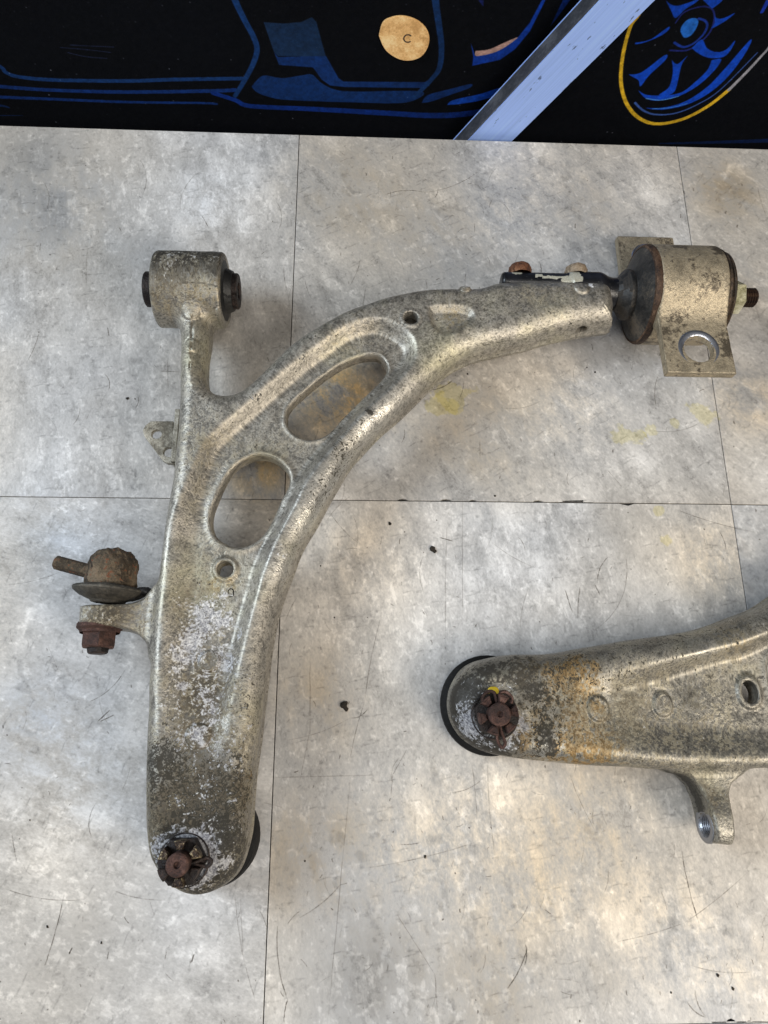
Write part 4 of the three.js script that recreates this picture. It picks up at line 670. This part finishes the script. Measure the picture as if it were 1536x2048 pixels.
// stabiliser link still bolted to the lug: nut and washer below, torn boot, ball housing and a cut-off rod above
{
  const d = V3(0.07, 0.06, -1).normalize(), e = V3(0.02, 0, 1), c = LC.clone();
  const A = c.clone().add(V3(2.6, 0, -6.5));
  const hs = part('link_joint', rough(turned(A.clone().addScaledVector(d, 9.5), d, dense([[0, 0], [0, 14.5], [2, 15], [5, 14.6], [8, 14.2], [13, 14.2], [16.5, 13.2], [19.5, 11], [21.5, 8], [22.4, 4], [22.6, 0]]), 96, 3), 0.6, 3.2, 5), M.mud_steel, leftArm, 'mud crusted ball housing of a stabiliser link');
  for (const [s, t] of [[3, 3], [-6, 2], [8, -2]]) { const g = new THREE.SphereGeometry(3.6, 20, 14); const q = A.clone().addScaledVector(d, 29); g.translate(q.x + s, q.y + 2 + t, q.z + Math.abs(s) * 0.25); part('crust', rough(g, 0.6, 2, s), M.mud_steel, hs); }
  part('torn_boot', rough(turned(A, d, dense([[-.5, 7], [0, 9.5], [1.2, 10.4], [3.5, 16.5], [6.2, 20.2], [7.6, 20.9], [8.6, 20.2], [9.4, 18.8], [10, 15]]), 96, 3), 0.35, 7, 8), M.dusty_rubber, hs, 'flattened torn rubber boot');
  { const q = A.clone().addScaledVector(d, 7.5); const g = new THREE.SphereGeometry(3.6, 18, 12); g.scale(1.4, .8, .7); g.translate(q.x + 20.5, q.y + 3, q.z + 1); part('torn_flap', rough(g, 0.8, 2.2, 3), M.rubber, hs); }
  const r0 = at(196, 1147, 38), r1 = at(112, 1125, 36), rd = r1.clone().sub(r0), L = rd.length();
  part('rod_stub', rough(turned(r0, rd, [[-4, 6.2], [2, 5.8], [4.5, 4.6], [8, 4.2], [L - 0.4, 4.2], [L, 3.8], [L, 0]], 28, 1.2), 0.18, 3, 2), M.mud_steel, hs, 'rod cut off short');
  const N = c.clone().add(V3(0, 0, 5.2));
  part('washer', rough(turned(N, e, dense([[0, 8], [0, 12.2], [1, 13], [3, 13], [3.8, 12.2], [4.4, 11.4], [6, 11]]), 72, 2), 0.3, 2.4, 4), M.rust, hs);
  const hx = new THREE.Shape(); for (let i = 0; i < 6; i++) { const a = i * Math.PI / 3 + .2; hx[i ? 'lineTo' : 'moveTo'](10.2 * Math.cos(a), 10.2 * Math.sin(a)); } hx.closePath();
  const ng = new THREE.ExtrudeGeometry(hx, { depth: 8.4, bevelEnabled: true, bevelThickness: 1.5, bevelSize: 1.6, bevelOffset: -1.6, bevelSegments: 3 }); ng.translate(N.x, N.y, N.z + 4.6);
  const nn = part('nut', boxUV(ng), M.rust, hs); part('thread_end', turned(N.clone().add(V3(0, 0, 11.6)), e, [[0, 6], [3.5, 6], [5.5, 5.6], [6.2, 4.8], [6.2, 0]]), M.dark_rust, hs);
}

// ------------------------------------------------------------------ the second arm: the mirror image of the first, cut off by the right edge of the picture
const DY = -14;
const FIT = (() => {     // reflection + turn + shift that carries nut, pads, boss and lug of the first onto those of the second
  const pairs = [[[363, 1722, 50], [994, 1431, 36], 3], [[397, 1470, 46], [1195, 1415, 32], 1], [[418, 1322, 44], [1325, 1405, 30], 1], [[450, 1138, 45], [1497, 1393, 31], 2]].map(([a, b, w]) => [at(...a), at(...b), w]);
  let W0 = 0, ax = 0, az = 0, bx = 0, bz = 0; for (const [a, b, w] of pairs) { W0 += w; ax -= a.x * w; az += a.z * w; bx += b.x * w; bz += b.z * w; } ax /= W0; az /= W0; bx /= W0; bz /= W0;
  let s = 0, c = 0; for (const [a, b, w] of pairs) { const px = -a.x - ax, pz = a.z - az, qx = b.x - bx, qz = b.z - bz; c += w * (px * qx + pz * qz); s += w * (px * qz - pz * qx); }
  const t = Math.atan2(s, c), C = Math.cos(t), S = Math.sin(t);
  const m = new THREE.Matrix4().set(-C, 0, -S, bx - (ax * C - az * S), 0, 1, 0, DY, -S, 0, C, bz - (ax * S + az * C), 0, 0, 0, 1);
  return m;
})();
console.log('second arm', FIT.elements.map((v) => +v.toFixed(2)).join(' '));
// the second arm is a little broader and its end reaches further round the joint
const widen = (g) => { const p = g.attributes.position, zc = at(1250, 1415, 30).z; for (let i = 0; i < p.count; i++) { const x = p.getX(i), z = p.getZ(i); const ze = zc + 33; let q = zc + (Math.min(z, ze) - zc) * 1.085 + Math.max(0, z - ze) * 0.92; if (z < zc) q -= 5 * sm(110, 190, x) * sm(zc, zc - 20, z); p.setXYZ(i, x - 5.5 * sm(110, 62, x), p.getY(i), q); } return g; };
const mirrored = (g) => { const q = g.clone(); q.applyMatrix4(FIT); widen(q); if (q.index) { const a = q.index.array; for (let i = 0; i < a.length; i += 3) { const t = a[i]; a[i] = a[i + 1]; a[i + 1] = t; } } else for (const k of Object.keys(q.attributes)) { const at0 = q.attributes[k], n = at0.itemSize, a = at0.array; for (let i = 0; i < at0.count; i += 3) for (let c = 0; c < n; c++) { const u = i * n + c, t = a[u]; a[u] = a[u + n]; a[u + n] = t; } } return q; };
const INV = FIT.clone().invert();
const RIGHT_FEATS = [
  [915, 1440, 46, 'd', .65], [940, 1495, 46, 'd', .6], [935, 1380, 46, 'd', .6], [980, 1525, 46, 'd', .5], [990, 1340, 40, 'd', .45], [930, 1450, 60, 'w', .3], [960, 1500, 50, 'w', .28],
  [1105, 1415, 70, 'o', .55], [1125, 1480, 70, 'o', .8], [1095, 1350, 60, 'o', .5], [1165, 1360, 50, 'o', .7], [1205, 1490, 60, 'o', .6], [1060, 1480, 40, 'o', .4], [1195, 1415, 14, 'o', .8], [1070, 1390, 40, 'd', .5], [1090, 1460, 26, 'd', .7], [1100, 1490, 20, 'd', .5],
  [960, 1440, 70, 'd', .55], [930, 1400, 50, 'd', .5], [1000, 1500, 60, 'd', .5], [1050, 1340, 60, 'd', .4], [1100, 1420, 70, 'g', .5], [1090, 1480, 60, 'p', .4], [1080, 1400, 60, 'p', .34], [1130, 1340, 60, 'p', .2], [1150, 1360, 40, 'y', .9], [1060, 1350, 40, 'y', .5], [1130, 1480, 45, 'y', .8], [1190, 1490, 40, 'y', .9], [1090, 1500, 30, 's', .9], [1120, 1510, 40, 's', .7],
  [1200, 1320, 120, 'p', .22], [1350, 1285, 80, 'p', .26], [1450, 1240, 80, 'p', .2], [1260, 1400, 80, 'g', .26], [1200, 1450, 60, 'g', .2], [1330, 1480, 100, 'g', .25], [1400, 1420, 90, 'g', .28], [1480, 1480, 80, 'g', .2], [1385, 1400, 40, 'd', .42], [1240, 1470, 40, 'd', .2], [1195, 1415, 14, 'y', .9],
  [994, 1431, 62, 'r', .5], [1370, 1610, 30, 'd', .9], [1385, 1660, 30, 'd', .9], [1350, 1570, 30, 'd', .7], [1050, 1450, 26, 'w', .5], [1020, 1490, 26, 'w', .35], [940, 1440, 40, 'w', .26], [960, 1370, 40, 'w', .2], [1250, 1440, 60, 'w', .14], [1380, 1390, 36, 'w', .22], [1400, 1500, 60, 'w', .14], [1450, 1560, 50, 'w', .2], [1465, 1660, 30, 'w', .26], [1320, 1405, 24, 'w', .2], [1420, 1600, 40, 'g', .5], [1390, 1570, 40, 'd', .3], [1470, 1310, 60, 'y', .3], [1400, 1310, 60, 's', .4], [1500, 1230, 50, 's', .5], [1030, 1370, 30, 'w', .2],  // d spots by the lug darken its unlit left face, grime besides
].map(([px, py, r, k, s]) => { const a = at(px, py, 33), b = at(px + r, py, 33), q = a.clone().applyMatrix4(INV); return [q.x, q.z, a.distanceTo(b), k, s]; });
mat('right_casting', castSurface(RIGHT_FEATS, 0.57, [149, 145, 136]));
const rightArm = thing('control_arm', 'grimy metal suspension arm cut off by the right edge, with an empty threaded lug', 'control arm', V3(81, 0, -12));
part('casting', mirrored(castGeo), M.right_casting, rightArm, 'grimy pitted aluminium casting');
eyeBush(rightArm, mirrored);
{
  const c = V3(-86, 0, 59.4).applyMatrix4(FIT), e = V3(-77.2, 0, 51.2).applyMatrix4(FIT), y0 = 35; c.z += 1.2; c.x += 0.3; e.x -= 6; e.z += 3;
  const [nb, cr] = castleNut(c, y0, 12, 0.2, 12.8);
  const bt = part('ball_joint', turned(V3(e.x, 0, e.z), V3(0, 1, 0), [[0.6, 0], [0.6, 20], [1.5, 25], [4, 29], [7, 30], [9, 29.6], [11, 27], [12, 24], [12, 0]]), M.boot_rubber, rightArm, 'black rubber boot of the ball joint');
  part('castle_nut', rough(nb, 0.15, 2, 5, 0.7), M.dark_rust, bt);
  cr.forEach((g) => part('crown', g, M.rust, bt));
  part('stud', stud(c, y0 + 1, y0 + 16, 6.3), M.rust, bt);
  const P = (dx, dy, dz) => V3(c.x + dx, y0 + 9.5 + dy, c.z + dz);
  part('split_pin', tube([P(1.6, -1, 18), P(0.2, -.6, 16), P(-1, 0, 13), P(-0.8, 0, 8), P(0, 0, 0), P(-0.8, 0, -9), P(-1.6, 0, -12), P(-5, .6, -12.6), P(-8.4, 1, -9.5), P(-8.2, 1, -6)], 1.0, 60, 8), M.rust, bt);
  part('split_pin', tube([P(1.6, -1, 18), P(3.4, -.6, 15.6), P(2.6, 0, 12.6), P(1.2, 0, 8), P(1, 0, 0), P(1.2, 0, -9), P(2.2, 0, -12), P(5, .6, -12.4), P(8.2, 1, -9), P(7.6, 1, -6)], 1.0, 60, 8), M.rust, bt);
  const ym = rough(new THREE.SphereGeometry(2.6, 16, 10), 0.3, 2); ym.scale(1.3, 0.25, 1); ym.translate(c.x - 0.8, y0 + 2.6, c.z - 13.2); part('paint_mark', boxUV(ym), mat('yellow_paint', { color: new THREE.Color().setRGB(0.6, 0.42, 0.02), roughness: 0.5 }), bt, 'dab of yellow paint');
  const lc = LC.clone(), th = [[-7, 5.9], [-5.6, 5.9]]; 
  const pr = [[-4.6, 6.7]]; for (let i = 0; i < 9; i++) pr.push([-4.4 + i * 1.2, 6.7], [-3.8 + i * 1.2, 6.0]); pr.push([6.8, 6.8], [7.4, 7.4], [7.4, 10.2], [7.0, 10.7], [5.4, 10.9]);
  part('thread_insert', mirrored(turned(V3(lc.x, lc.y, at(203, 1250, 42).z - 6.6), V3(0, 0, 1), pr, 48, 1.2)), M.machined_grey, rightArm, 'bright threaded hole in the lug');
}

// ------------------------------------------------------------------ crumbs of dirt on the tiles
{
  const gs = [];
  for (const [px, py, r] of [[688, 1410, 2.4], [692, 1418, 1.5], [866, 1098, 1.9], [869, 1103, 1.2], [780, 1047, 1.1], [990, 992, .7], [641, 1132, .5], [669, 1235, .5], [735, 1235, .35], [95, 1853, .8], [203, 1885, .6], [255, 797, 1.0], [270, 798, .5], [1428, 1408 - 700, .6], [1190, 745, .7], [1174, 735, .5], [935, 748, .6], [1435, 1950, 1.0], [1465, 1977, .8], [100, 510, .4], [850, 1713, .9], [610, 1722, .5], [60, 1640, .5], [1342, 1985, .5]]) {
    const p = at(px, py, 0), g = new THREE.IcosahedronGeometry(r * 0.85, 2); g.scale(1, 0.55, 1.25); const q = rough(g, r * 0.35, r * 0.8, px); q.translate(p.x, r * 0.35, p.z); gs.push(boxUV(q));
  }
  const o = new THREE.Mesh(join(gs).scale(0.001, 0.001, 0.001), mat('dark_dirt', { map: stained([20, 17, 13], [40, 34, 26], [70, 62, 50]), roughness: 0.95 })); o.name = 'dirt_crumbs'; o.userData = { label: 'tiny dark crumbs of dirt scattered over the pale tiles', category: 'dirt', kind: 'stuff' }; o.castShadow = o.receiveShadow = true; scene.add(o);
}

renderer.render(scene, camera);
